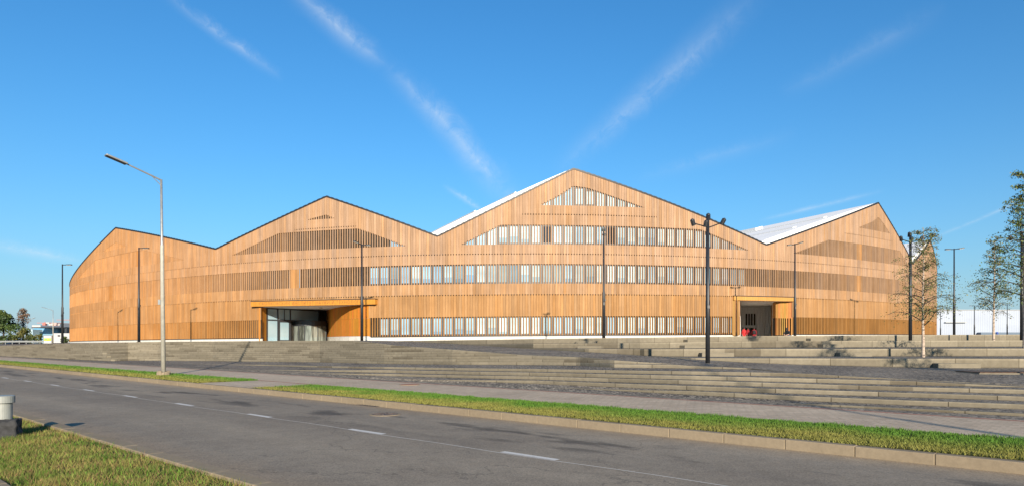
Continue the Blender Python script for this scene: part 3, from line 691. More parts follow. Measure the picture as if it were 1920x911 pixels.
# lobby glass wall
mb = MB(); mb.face([Vector((*pp(500, 78), 1.79)), Vector((*pp(662, 74.5), 1.79)), Vector((*pp(640, 77.6), 1.79)), Vector((*pp(614, 86), 1.79)), Vector((*pp(500, 79.5), 1.79))]); part(mb, 'lobby_bounce_floor', M['plinth'])  # pale floor added to bounce light into the lobby recess
g0, g1 = Vector((*pp(499.5, 79.2), 0)), Vector((*pp(612, 86.2), 0)); gd = (g1 - g0).normalized(); gn = Vector((gd.y, -gd.x, 0)); GL = (g1 - g0).length
def gp(px):                                                                # distance along the glass wall seen at column px
    k = (px - CX) / F; return (k * g0.y - g0.x) / (gd.x - k * gd.y)
ZB, ZT, ZM = 1.72, C1, 4.25
edges = [0, gp(520.5), gp(544), gp(597), GL]
for lo, hi, z0, z1, mt in ((edges[0], edges[1], ZB, ZM, 'glass'), (edges[0], edges[1], ZM, ZT, 'glass'), (edges[1], edges[2], ZM, ZT, 'glass'), (edges[2], edges[3], ZM, ZT, 'glass'), (edges[3], edges[4], ZB, ZT, 'dark_glass')):
    mb = MB(); mb.face([g0 + gd * lo + Vector((0, 0, z0)), g0 + gd * hi + Vector((0, 0, z0)), g0 + gd * hi + Vector((0, 0, z1)), g0 + gd * lo + Vector((0, 0, z1))]); part(mb, 'lobby_window', M[mt])
mb = MB()
for e in edges: mb.box(g0 + gd * min(max(e, .06), GL - .06) + gn * .02 + Vector((0, 0, (ZB + ZT) / 2)), gd * .06, gn * .08, (0, 0, (ZT - ZB) / 2))
mb.box(g0 + gd * gp(533) + gn * .03 + Vector((0, 0, (ZM + ZT) / 2)), gd * .03, gn * .05, (0, 0, (ZT - ZM) / 2))
mb.box(g0 + gd * GL / 2 + gn * .02 + Vector((0, 0, ZM)), gd * (GL / 2), gn * .06, (0, 0, .07)); mb.box(g0 + gd * GL / 2 + gn * .02 + Vector((0, 0, ZT - .08)), gd * (GL / 2), gn * .055, (0, 0, .07))
part(mb, 'lobby_frame', M['frame_dark'])
dl, dr = edges[1] + .1, edges[2] - .1
mb = MB(); mb.face([g0 + gd * dl + gn * .05 + Vector((0, 0, ZB + .15)), g0 + gd * dr + gn * .05 + Vector((0, 0, ZB + .15)), g0 + gd * dr + gn * .05 + Vector((0, 0, ZM - .1)), g0 + gd * dl + gn * .05 + Vector((0, 0, ZM - .1))])
door = part(mb, 'door', M['glass'])
mb = MB()
for s_, e_ in ((dl, dl + .14), (dr - .14, dr)): mb.box(g0 + gd * (s_ + e_) / 2 + gn * .08 + Vector((0, 0, (ZB + ZM) / 2)), gd * .07, gn * .05, (0, 0, (ZM - ZB) / 2))
for zz in (ZB + .1, ZM - .12): mb.box(g0 + gd * (dl + dr) / 2 + gn * .08 + Vector((0, 0, zz)), gd * ((dr - dl) / 2 - .14), gn * .045, (0, 0, .1))
o_f = mb.build('door_frame', M['frame_dark'], door)
mb = MB(); mb.face([g0 + gd * (edges[2] + .06) - gn * .3 + Vector((0, 0, ZB)), g0 + gd * edges[3] - gn * .3 + Vector((0, 0, ZB)), g0 + gd * edges[3] - gn * .3 + Vector((0, 0, ZM)), g0 + gd * (edges[2] + .06) - gn * .3 + Vector((0, 0, ZM))]); part(mb, 'lobby_window', M['dark_glass'])
rc = g0 + gd * ((gp(549) + gp(605)) / 2) + gn * .3; rr = (gp(605) - gp(549)) / 2 * .93
mb = MB(); mb.tube([rc + Vector((0, 0, 3.62)), rc + Vector((0, 0, 4.22))], rr, 32); rd = part(mb, 'revolving_door', M['black_metal'])
mb = MB()
for k in range(16):
    a0_, a1_ = math.pi * 2 * k / 16, math.pi * 2 * (k + 1) / 16
    if k in (2, 3): continue
    v = [rc + Vector((math.cos(q_), math.sin(q_), 0)) * (rr * .97) for q_ in (a0_, a1_)]
    mb.face([v[0] + Vector((0, 0, ZB)), v[1] + Vector((0, 0, ZB)), v[1] + Vector((0, 0, 3.62)), v[0] + Vector((0, 0, 3.62))])
n = NT('door_glass'); M['door_glass'] = n.set(n.ramp(n.noise(1.5, 2, .5, n.coord((2, 2, .3))), [(.35, (.07, .08, .07)), (.65, (.34, .37, .33))]), .05, .35)
mb.build('curved_glass', M['door_glass'], rd)
mb = MB()
for k in (0, 4, 6, 8, 9, 11, 12, 14): mb.tube([rc + Vector((math.cos(k * math.pi / 8), math.sin(k * math.pi / 8), 0)) * rr * .98 + Vector((0, 0, z)) for z in (ZB, 3.62)], .06, 6)
mb.tube([rc + Vector((0, 0, ZB - .02)), rc + Vector((0, 0, ZB + .05))], rr, 32)
mb.build('door_posts', M['frame_dark'], rd)
# ---- entrance 2
a, b = Vector((*facade_at(1373)[:2], 0)), Vector((*facade_at(1488)[:2], 0)); d = (b - a).normalized(); nv = Vector((d.y, -d.x, 0)); L = (b - a).length; mid = (a + b) / 2
bow = max((Vector((mX[i], mY[i], 0)) - a).dot(nv) for i in range(facade_at(1373)[2], facade_at(1488)[2])); fo = bow + .12
mb = MB(); mb.box(mid + nv * (fo - .35) + Vector((0, 0, 6.66)), d * (L / 2) + Vector((0, 0, .05)), nv * .35, (0, 0, .22), 0, (.52, .28, .085)); part(mb, 'canopy_beam', M['wood'], color=True)
mb = MB(); mb.box(mid + nv * (fo - .42) + Vector((0, 0, 6.93)), d * (L / 2 + .02) + Vector((0, 0, .05)), nv * .44, (0, 0, .04)); part(mb, 'canopy_flashing', M['dark_trim'])
mb = MB()
cz = 6.46
q = [a + nv * (fo - .05), b + nv * (fo - .05), Vector((*facade_at(1482)[:2], 0)) - nv * .2, Vector((*pp(1440, 96), 0)), Vector((*pp(1380, 94), 0)), Vector((*facade_at(1380)[:2], 0)) - nv * .2]
mb.face([v + Vector((0, 0, cz)) for v in q][::-1]); part(mb, 'canopy_soffit', M['soffit'])
mb = MB()
jl = [facade_at(1375)[:2], pp(1382, 76.95), pp(1386.5, 77.6), pp(1387.5, 79), pp(1388, 90.5)]
jr = [pp(1446, 91), pp(1449, 84), pp(1450.5, 82), pp(1454, 81.0), pp(1462, 80.75), pp(1474, 81.05), facade_at(1488)[:2]]
polywall(mb, jl, 2.4, cz, pitch=.27, cfn=lambda k: tuple(v * rng.uniform(.85, 1.1) for v in (.40, .21, .07))); part(mb, 'entrance_jamb', M['wood'], color=True); mb = MB(); polywall(mb, jr, 4.5, cz, pitch=.27, cfn=lambda k: tuple(v * rng.uniform(.85, 1.1) for v in (.43, .22, .07)))
polywall(mb, jr, 2.5, 4.5, pitch=.29, hw=.24, cfn=lambda k: tuple(v * rng.uniform(.85, 1.1) for v in (.43, .22, .07)))
part(mb, 'entrance_jamb', M['wood'], color=True)
mb = MB(); polywall(mb, [(x_, y_ + .3) for x_, y_ in jr[2:]], 2.3, 4.55, pitch=.5, hw=.5, cfn=lambda k: (.05, .045, .04)); part(mb, 'backing_wall', M['wood'], color=True)
mb = MB()
w0, w1 = Vector((*pp(1384, 92), 0)), Vector((*pp(1452, 92.5), 0)); wd = (w1 - w0).normalized(); wnv = Vector((wd.y, -wd.x, 0)); WL = (w1 - w0).length
mb.face([w0 + Vector((0, 0, 1.3)), w1 + Vector((0, 0, 1.3)), w1 + Vector((0, 0, cz + .1)), w0 + Vector((0, 0, cz + .1))])
for k in range(13): mb.box(w0 + wd * (WL * (k + .5) / 13) + wnv * .06 + Vector((0, 0, 3.9)), wd * .05, wnv * .06, (0, 0, 2.55))
mb.face([w0 + Vector((0, 0, 1.64)), w1 + Vector((0, 0, 1.64)), Vector((*pp(1450, 79.8), 1.64)), Vector((*pp(1388, 77.4), 1.64))])  # pale recess floor, added to bounce light inside
part(mb, 'recess_wall', M['white_render'])
mb = MB(); polywall(mb, [pp(1388.2, 84), pp(1389, 92)], 1.5, cz, pitch=.6, hw=.5); polywall(mb, [pp(1447, 91), pp(1448.6, 84.4)], 1.5, cz, pitch=.6, hw=.5); part(mb, 'recess_bounce_side', M['white_render'])  # white side walls added behind the jambs to bounce light
mb = MB()
def wq(px0, px1, z0, z1, e): 
    s0, s1 = [WL * (p_ - 1384) / 68 for p_ in (px0, px1)]
    m_ = MB(); m_.box(w0 + wd * (s0 + s1) / 2 + wnv * e + Vector((0, 0, (z0 + z1) / 2)), wd * ((s1 - s0) / 2), wnv * .03, (0, 0, (z1 - z0) / 2)); return m_
for k in range(4): part(wq(1397 + k * 5.1, 1400 + k * 5.1, 3.95, 5.5, .13), 'recess_window', M['dark_glass'])
part(wq(1396, 1404, 1.5, 3.6, .16), 'door', M['dark_glass']); part(wq(1405.5, 1416.5, 1.5, 3.6, .16), 'door', M['dark_glass'])
part(wq(1424, 1431.6, 1.5, 3.8, .16), 'door', M['white_render']); part(wq(1432.4, 1442, 1.5, 3.8, .16), 'door', M['white_render'])

# ------------------------------------------------------------------ lamps
def black_lamp(px, d, ytop, heads, label, group, arm=.85, zbase=None):
    """heads: list of (angle, tilt) around the mast"""
    zb = ground_z(px, d) if zbase is None else zbase; zt = EYE + (HY - ytop) / F * d; x = (px - CX) / F * d
    root = empty('plaza_lamp', (x, d, zb)); tag(root, label, 'lamp post', group); h = zt - zb
    mb = MB(); mb.tube([(0, 0, -.1), (0, 0, .45 * h), (0, 0, .47 * h), (0, 0, h)], [.13, .12, .085, .06], 12); mb.build('pole', M['black_metal'], root, smooth=True)
    mb = MB(); mb.tube([(0, 0, -.05), (0, 0, .04)], .2, 12); mb.build('base_plate', M['black_metal'], root)
    mb = MB(); mb.cbox(-.05, .05, -.17, -.09, .34 * h, .34 * h + .22); mb.cbox(.09, .15, -.05, .05, .38 * h, .38 * h + .14); mb.build('junction_box', M['black_metal'], root)
    for ang, up in heads:
        dv = Vector((math.cos(R(ang)), math.sin(R(ang)), 0)); sv = Vector((-dv.y, dv.x, 0)); lift = Vector((0, 0, up))
        mb = MB(); e = dv * arm * .45 + lift * .5 + Vector((0, 0, h - .08))
        mb.tube([(0, 0, h - .08), e], .04, 8); am = mb.build('arm', M['black_metal'], root)
        ax = (dv * arm * .55 + lift * .5) / 2
        mb = MB(); c = e + ax; up_v = ax.cross(sv).normalized(); up_v = up_v if up_v.z > 0 else -up_v
        mb.box(c, ax, sv * .15, up_v * .045); hd = mb.build('lamp_head', M['black_metal'], root); bevel(hd, .03, 2)
        mb = MB(); mb.box(c - up_v * .05, ax * .85, sv * .12, up_v * .008); mb.build('lens', M['lamp_glass'], hd)
    return root
GL_ = 'black plaza lamps around the timber building'
black_lamp(117, 77, 495, [(0, .02)], 'black single-armed lamp past the left end of the timber building', GL_, 1.05)
black_lamp(260.5, 65, 464, [(0, .02)], 'black single-armed lamp in front of the plain left gable', GL_, .95)
black_lamp(678.5, 60, 458, [(215, .3), (20, .05)], 'black two-armed lamp just right of the glass entrance', GL_, .75)
black_lamp(1132, 53, 436, [(258, .28), (78, -.02)], 'black two-armed lamp below the tallest gable, arms seen end-on', GL_, .75)
black_lamp(1490.5, 66, 457, [(180, -.06), (-15, .22)], 'black two-armed lamp right of the recessed side entrance', GL_, .75)
black_lamp(1789, 72, 466, [(180, 0), (-12, .12)], 'black two-armed lamp right of the building in front of the white shed', GL_, .95)
black_lamp(1827, 140, 572, [(180, .02), (0, .02)], 'distant two-armed lamp before the white shed, left of the slim birch', GL_, 1.0, 1.9)
black_lamp(1888.5, 140, 570, [(180, .02), (0, .02)], 'distant dark lamp before the white shed, between two birches', GL_, 1.0, 1.9)
black_lamp(1763.5, 150, 584, [(180, .02)], 'small distant lamp at the left end of the white shed', GL_, 1.0, 1.9)
def flood_mast(px, d, ytop, label, rz=0, zbase=None, scale=1.0):
    zb = ground_z(px, d) if zbase is None else zbase; zt = EYE + (HY - ytop) / F * d; h = zt - zb; k = h / 7.6
    root = empty('floodlight_mast', ((px - CX) / F * d, d, zb), rz); tag(root, label, 'floodlight', 'floodlight masts on the plaza steps')
    mb = MB(); mb.tube([(0, 0, -.1), (0, 0, .42 * h), (0, 0, .43 * h), (0, 0, h)], [.118 * k, .112 * k, .10 * k, .085 * k], 14); mb.build('pole', M['black_metal'], root, smooth=True)
    mb = MB(); mb.cbox(-.06 * k, .06 * k, -.16 * k, -.1 * k, .37 * h, .37 * h + .16 * k); mb.build('junction_box', M['black_metal'], root)
    for (sx, sy, z0, z1, tilt, yaw) in ((-.78, -.1, .92, .945, 20, 0), (-.2, -.35, .88, .93, -8, 60), (.1, .25, .97, .99, 5, 180), (.74, -.1, .915, .95, -25, 10)):
        e = Vector((sx * k, sy * k, z1 * h)); mb = MB(); mb.tube([(0, 0, z0 * h), e], .03 * k, 6); mb.build('arm', M['black_metal'], root)
        ax = Vector((-math.sin(R(tilt)), -.25, math.cos(R(tilt)))).normalized(); k, k0 = k * .70, k; cb = e + ax * .06 * k
        mb = MB(); mb.tube([cb - ax * .24 * k, cb - ax * .2 * k, cb + ax * .16 * k, cb + ax * .22 * k, cb + ax * .26 * k], [.15 * k, .16 * k, .16 * k, .13 * k, .05 * k], 12); fl = mb.build('floodlight', M['black_metal'], root); 
        mb = MB(); mb.tube([cb - ax * .25 * k, cb - ax * .243 * k], .135 * k, 12); mb.build('lens', M['lamp_glass'], fl)
        sd_ = ax.orthogonal().normalized(); mb = MB()
        mb.tube([cb + sd_ * (.17 * k * math.cos(q_)) + ax * (.28 * k * math.sin(q_)) for q_ in np.linspace(0, math.pi, 9)], .014 * k, 5); mb.build('bracket', M['black_metal'], fl); k = k0
    return root
flood_mast(1327, 25.6, 404, 'tall black floodlight mast standing on the cobbled ramp in front of the steps')
flood_mast(1707, 46.5, 438, 'black floodlight mast on the terraces left of the middle birch', R(6))
flood_mast(1916, 46.0, 436, 'black floodlight mast at the far right behind birch leaves', R(-8))
# street lamp on the far lawn
def street_lamp(base, h, lean, label, head=True, adir=None, reach=2.26):
    root = empty('street_lamp', base); tag(root, label, 'street lamp', 'galvanised street lamps along the road')
    top = Vector((lean, 0, h)); mb = MB()
    mb.tube([(0, 0, 0), top * .66, top * .665], [.10, .08, .08], 14); mb.build('lower_pole', M['pole_paint'], root, smooth=True)
    mb = MB(); mb.tube([top * .66, top * .668, top], [.08, .062, .048], 14); mb.build('upper_pole', M['galvanised'], root, smooth=True)
    dv = Vector((-RN.x, -RN.y, 0)) if adir is None else adir; e = top + dv * (reach * .63) + Vector((0, 0, .43)); e2 = top + dv * reach + Vector((0, 0, .66))
    mb = MB(); mb.tube([top - Vector((0, 0, .03)), e], [.04, .033], 8); mb.tube([top + Vector((0, 0, -.28)), top + dv * .45 + Vector((0, 0, .13))], .018, 6); mb.build('arm', M['galvanised'], root)
    ax = (e2 - e) / 2; sv = Vector((-dv.y, dv.x, 0)); up = ax.cross(sv).normalized(); up = up if up.z > 0 else -up
    mb = MB(); mb.box(e + ax, ax, sv * .16, up * .035); hd = mb.build('lamp_head', M['galvanised'], root); bevel(hd, .02, 2)
    mb = MB(); mb.box(e + ax - up * .037, ax * .93, sv * .135, up * .006); mb.build('lens', M['frame_dark'], hd)
    return root, mb
L1 = on(306.5, 703.3, .15); h1 = EYE + (HY - 337) / F * L1.y - .15
sl1, _ = street_lamp(L1, h1, -.1, 'tall galvanised street lamp with one long flat head on the lawn strip by the road')
mb = MB()
for k in range(11):
    a_ = k * 2 * math.pi / 11; c = Vector((math.cos(a_) * .2, math.sin(a_) * .2, .07)); mb.box(c, (math.cos(a_) * .08, math.sin(a_) * .08, .02), (-math.sin(a_) * .07, math.cos(a_) * .07, 0), (0, .01, .07 + .03 * (k % 3)))
o = mb.build('broken_collar', M['kerb_stone'], sl1); bevel(o, .02, 1)
mb = MB(); mb.cbox(-.22, -.11, -.06, .06, 3.2, 3.42); mb.build('label_plate', M['galvanised'], sl1)
street_lamp(Vector((11.3, -6.7, .12)), 8.9, 0, 'street lamp on the near lawn, its shadow crossing the steps at right', adir=Vector((RN.x, RN.y, 0)))
street_lamp(at(99.5, 140, 1.3), 6.9, 0, 'pale distant street lamp before the blue glass building', adir=Vector((-1, 0, 0)), reach=2.3)
street_lamp(at(50.5, 150, 1.2), 5.2, 0, 'small distant street lamp in front of the reddish tree', adir=Vector((1, .2, 0)), reach=1.6)

# ------------------------------------------------------------------ trees
def birch(base, h, crown0, spread, n_leaf, label, seed, lean=(0, 0), trunk_mat='birch', leaf=.05, group='young birches on the terraces', cols=((.08, .105, .032), (.14, .15, .05), (.20, .16, .055)), r0=None, name='birch_tree', cat='tree', bare=1.0):
    rs = np.random.default_rng(seed); root = empty(name, base); tag(root, label, cat, group)
    tm = MB(); npt = 12; ax = []
    for k in range(npt + 1):
        f = k / npt; ax.append(Vector((lean[0] * f * f * h + .05 * math.sin(f * 7 + seed) * f, lean[1] * f * h + .05 * math.cos(f * 6 + seed) * f, f * h)))
    r0 = r0 or .012 * h
    tm.tube([ax[0] - Vector((0, 0, .08))] + ax, [r0 * 1.25] + [r0 * (1 - .93 * (k / npt) ** .9) + .004 for k in range(npt + 1)], 9); tm.build('trunk', M[trunk_mat], root, smooth=True)
    bm_ = MB(); lm = MB(); tips = []
    nb = 40
    for b in range(nb):
        f = crown0 + (1 - crown0) * (b + rs.random()) / nb * .98; k = min(int(f * npt), npt - 1); p = ax[k].lerp(ax[k + 1], f * npt - k)
        ang = b * 2.4 + rs.normal(0, .4); fr = (f - crown0) / (1 - crown0)
        ln = spread * (1.0 - .78 * fr) * (0.55 + .45 * min(1, fr * 4 + .35)) * rs.uniform(.6, 1.15)
        up = rs.uniform(.35, .95); dv = Vector((math.cos(ang), math.sin(ang), up)).normalized()
        pts = [p]; q = p.copy(); dd = dv.copy(); n_ = 6
        for s in range(n_):
            dd = (dd + Vector((rs.normal(0, .13), rs.normal(0, .13), .02 - .075 * s))).normalized(); q = q + dd * ln / n_; pts.append(q.copy())
        rb = r0 * .30 * (1 - .7 * fr) + .004
        bm_.tube(pts, [rb * (1 - .85 * s / n_) + .002 for s in range(n_ + 1)], 5, cap=False)
        for s in range(2, n_ + 1):
            tips.append((pts[s], ln * .2))
            for _ in range(2):
                a2 = rs.uniform(0, 6.28); d2 = Vector((math.cos(a2), math.sin(a2), rs.uniform(-.5, .5))); l2 = ln * rs.uniform(.18, .42)
                e = pts[s] + d2 * l2 * .6 ; e2 = pts[s] + d2 * l2 + Vector((0, 0, -l2 * .25))
                bm_.tube([pts[s], e, e2], [rb * .3 + .002, .004, .002], 4, cap=False); tips += [(e, l2 * .25), (e2, l2 * .3), (e2, l2 * .3)]
    bm_.build('branches', M['bark'], root)
    idx = rs.integers(0, len(tips), n_leaf); clump = rs.random(len(tips)) ** 1.3
    for j in idx:
        if rs.random() > .25 + .75 * clump[j]: continue
        c, s = tips[j]; p = c + Vector(rs.normal(0, 1, 3)) * (s * .55 + .03) + Vector((0, 0, -.04)); L = leaf * rs.uniform(.7, 1.35)
        d1 = Vector((rs.normal(), rs.normal(), -.6 + rs.normal() * .5)).normalized(); d2 = d1.cross(Vector(rs.normal(0, 1, 3))).normalized()
        cc = np.array(cols[min(len(cols) - 1, int(rs.random() ** 1.4 * len(cols)))]) * rs.uniform(.75, 1.25)
        lm.face([p - d1 * L * .7, p + d2 * L * .42, p + d1 * L * .8, p - d2 * L * .42], 0, tuple(cc))
    o = lm.build('crown', M['leaf'], root, color=True); return root
b1 = on(1731, 669, 1.0)
birch(Vector((b1.x, b1.y, ground_z(1731, b1.y))), 5.6, .24, 1.9, 9500, 'young white-trunked birch on the lowest terrace before the building corner', 3, (.0, 0), leaf=.042)
birch(at(1863, 46, ground_z(1863, 46)), 6.7, .26, 1.9, 5500, 'slim birch with orange-white trunk in front of the white shed', 11, (.015, 0), leaf=.065)
birch(at(1922, 33, ground_z(1922, 33)), 8.7, .26, 2.2, 11000, 'tallest birch cut off by the right edge, dense green leaves', 21, (.0, 0), leaf=.062, cols=((.065, .105, .028), (.12, .15, .042), (.17, .165, .055)))
birch(at(2240, 17.5, ground_z(2240, 17.5)), 6.2, .3, 1.5, 5000, 'birch beyond the right edge that shades the upper terraces', 31, leaf=.06)
birch(at(2080, 24, ground_z(2080, 24)), 6.0, .3, 1.5, 5000, 'second birch outside the frame shading the lower terrace', 37, leaf=.06)
def leafy(base, h, wdt, n_leaf, label, seed, cols, leaf, gaps=.35, group='trees beyond the left end of the plaza', name='broadleaf_tree', crown0=.15):
    rs = np.random.default_rng(seed); root = empty(name, base); tag(root, label, 'tree', group)
    tm = MB(); tm.tube([(0, 0, -.2), (.1, 0, h * .35), (0, .1, h * .8)], [.03 * h, .022 * h, .006 * h], 8)
    blobs = []
    for k in range(26):
        f = rs.random(); a_ = rs.random() * 6.28; rr_ = wdt * .5 * math.sin(math.pi * min(1, .2 + f * .78)) * rs.uniform(.2, 1)
        c = Vector((math.cos(a_) * rr_, math.sin(a_) * rr_, h * (crown0 + (1 - crown0) * f * .93))); blobs.append((c, wdt * rs.uniform(.09, .19)))
        tm.tube([(0, 0, min(c.z * .75, h * .7)), c], [.008 * h, .002 * h], 5, cap=False)
    tm.build('trunk', M['bark'], root); lm = MB()
    for j in rs.integers(0, len(blobs), n_leaf):
        c, s = blobs[j]; v = Vector(rs.normal(0, 1, 3)); v = v.normalized() * s * rs.random() ** .45; v.z *= .8; p = c + v
        d1 = Vector(rs.normal(0, 1, 3)).normalized(); d2 = d1.cross(Vector(rs.normal(0, 1, 3))).normalized(); L = leaf * rs.uniform(.6, 1.4)
        cc = np.array(cols[j % len(cols)]) * rs.uniform(.65, 1.3); lm.face([p - d1 * L, p + d2 * L * .6, p + d1 * L, p - d2 * L * .6], 0, tuple(cc))
    lm.build('crown', M['leaf'], root, color=True)
G3 = ((.05, .085, .022), (.075, .105, .025), (.035, .06, .02)); B3 = ((.16, .10, .07), (.12, .085, .05), (.20, .13, .09))
leafy(at(6, 150, 1.0), 7.6, 7.5, 3800, 'dense dark green tree at the far left edge', 5, G3, .22)
leafy(at(-22, 165, 1.0), 8.0, 8, 1500, 'green tree just outside the left edge', 15, G3, .25)
leafy(at(43, 158, 1.0), 8.6, 5.6, 1500, 'sparse reddish-brown tree beside the dense green one', 6, B3, .15)
leafy(at(48, 146, 1.0), 3.6, 6.0, 1500, 'low yellow-green bush below the reddish tree', 8, ((.10, .12, .03), (.13, .12, .03), (.06, .08, .02)), .18, name='bush')
leafy(at(76.5, 148, 1.2), 2.5, 1.7, 500, 'small conical shrub left of the advert panel', 9, G3, .14, name='bush')
leafy(at(122, 138, 1.3), 1.5, 2.4, 500, 'low dark shrub at the left corner of the timber building', 10, G3, .14, name='bush')

# ------------------------------------------------------------------ background
def block(root, x0, x1, d, z0, z1, depth, mat, name='wall', uvs=False):
    mb = MB(); X0, X1 = (x0 - CX) / F * d, (x1 - CX) / F * d
    P = [(X0, d), (X1, d), (X1 + (X1 - X0) * 0, d + depth), (X0, d + depth)]
    for k in range(4):
        a_, b_ = P[k], P[(k + 1) % 4]; L = math.hypot(b_[0] - a_[0], b_[1] - a_[1])
        mb.face([(a_[0], a_[1], z0), (b_[0], b_[1], z0), (b_[0], b_[1], z1), (a_[0], a_[1], z1)], 0, (1, 1, 1), [(0, 0), (L, 0), (L, z1 - z0), (0, z1 - z0)])
    mb.face([(p[0], p[1], z1) for p in P]); o = mb.build(name, mat, root, uv=True); return o
zz = lambda y, d: EYE + (HY - y) / F * d
plain('pale_blue_panel', (.42, .56, .62), .4); plain('pink_render', (.48, .33, .29), .8); plain('white_wall', (.45, .44, .43), .7); plain('crane_red', (.48, .16, .13), .6); plain('hedge', (.05, .06, .03), 1, 0, .5, 2)
r_ = empty('glass_office', (0, 0, 0)); tag(r_, 'low blue glass office with a thin dark overhanging roof behind the trees', 'building')
block(r_, 50, 61, 240, .5, zz(617, 240), 20, M['pale_blue_panel']); block(r_, 63, 101, 245, .5, zz(614, 245), 20, M['blue_glazing'], 'glass_front'); block(r_, 101, 128, 250, .5, zz(614.5, 250), 20, M['blue_glazing'], 'glass_front')
block(r_, 59, 122, 238, zz(614, 238), zz(612.4, 238), 30, M['frame_dark'], 'roof'); block(r_, 60, 76, 260, zz(613, 260), zz(609, 260), 12, M['white_wall'], 'roof_plant'); block(r_, 100, 130, 236, .5, zz(624, 236), 2, M['white_wall'], 'wall')
block(r_, 121, 125, 238.5, zz(623, 238), zz(613.5, 238), 3, M['frame_dark'], 'window'); block(r_, 108, 112, 235.8, zz(630, 236), zz(627.5, 236), .3, M['frame_dark'], 'window')
r_ = empty('apartment_block', (0, 0, 0)); tag(r_, 'distant white and pink apartment block above the blue office roof', 'building')
block(r_, 91, 112, 520, .5, zz(606, 520), 20, M['white_wall']); block(r_, 98, 106, 518, .5, zz(604.5, 518), 20, M['pink_render'])
block(r_, 112, 133, 540, .5, zz(606.5, 540), 20, M['white_wall'])
for k in range(7):
    for j in range(3): block(r_, 93 + k * 5, 95 + k * 5, 517.3 if k < 4 else 539, zz(611.5 - j * 1.9 + 1, 518), zz(611.5 - j * 1.9, 518), .5, M['pink_render'], 'window')
def crane(x0, xm, x1, y, d, label):
    r_ = empty('tower_crane', at(xm, d, 0)); tag(r_, label, 'crane', 'tower cranes on the horizon'); k = d / F
    mb = MB(); mb.cbox(-1.2, 1.2, -1.2, 1.2, 0, zz(y, d)); mb.build('mast', M['crane_red'], r_)
    mb = MB(); mb.cbox((x0 - xm) * k, (x1 - xm) * k, -.7, .7, zz(y, d), zz(y - .8, d)); mb.tube([(0, 0, zz(y, d)), (0, 0, zz(y - 2, d))], [1, .3], 5); mb.build('jib', M['crane_red'], r_)
    mb = MB(); mb.cbox(1.5, 4.2, -1, 1, zz(y, d) - .4, zz(y - 1.4, d)); mb.build('cab', M['white_wall'], r_)
crane(70, 84, 118, 605.2, 560, 'red tower crane with a white cab above the blue office'); crane(107, 160, 140, 599.6, 640, 'far pinkish crane jib next to the building corner')
r_ = empty('white_shed', (0, 0, 0)); tag(r_, 'long white corrugated industrial shed behind the right end of the plaza', 'shed')
block(r_, 1700, 2060, 170, .5, zz(581, 170), 60, M['corrugated'])
mb = MB(); mb.cbox((1700 - CX) / F * 170 - .2, (2060 - CX) / F * 170 + .2, 169.8, 230, zz(581, 170), zz(580, 170)); mb.build('roof_edge', M['white_wall'], r_)
plain('blue_band', (.10, .14, .19), .5); mb = MB(); mb.cbox((1842 - CX) / F * 168, (1990 - CX) / F * 168, 168.5, 169.8, .5, zz(622.3, 168)); mb.build('loading_band', M['blue_band'], r_)
mb = MB(); mb.cbox((1775 - CX) / F * 169, (1815 - CX) / F * 169, 169.3, 169.9, zz(604, 169), zz(603, 169)); mb.build('rail', M['galvanised'], r_)
# advert panel, fence rail, cars at the far left
plain('lime_print', (.52, .66, .05), .5); plain('green_print', (.12, .40, .16), .5)
pz = ground_z(90, 100); r_ = empty('advert_panel', at(90, 100, pz)); tag(r_, 'white advertising panel with a lime green band at the head of the stairs', 'sign'); r_.rotation_euler = (0, 0, 0)
mb = MB(); mb.cbox(-.64, .64, -.1, .1, -.1, 1.2); mb.build('cabinet', M['galvanised'], r_); mb = MB(); mb.cbox(-.5, .52, -.115, -.103, .08, 1.08); mb.build('poster', M['white_render'], r_)
mb = MB(); mb.cbox(-.5, .52, -.122, -.117, .36, .8); bd_ = mb.build('lime_band', M['lime_print'], r_)
mb = MB(); mb.tube([(-.25, -.124, .6), (-.25, -.128, .6)], .11, 12); mb.tube([(-.07, -.124, .58), (-.07, -.128, .58)], .08, 12); mb.cbox(.25, .46, -.128, -.124, .54, .66); mb.build('printed_marks', M['green_print'], r_)
mb = MB(); mb.cbox(-.0, .06, -.03, .03, 0, 1.05, 0); 
fr = empty('guard_rail', at(-30, 118, 1.2)); tag(fr, 'low grey guard rail along the far road at left', 'guard rail')
x1_ = (84 + 30) / F * 118; mb.v = []; mb.f = []; mb.m = []; mb.c = []; mb.uv = []
mb.cbox(0, x1_, -.03, .03, .45, .72); mb.build('beam', M['galvanised'], fr)
for k in range(9):
    mb = MB(); mb.cbox(k * 1.2, k * 1.2 + .1, .04, .12, -.1, .8); mb.build('post', M['galvanised'], fr)
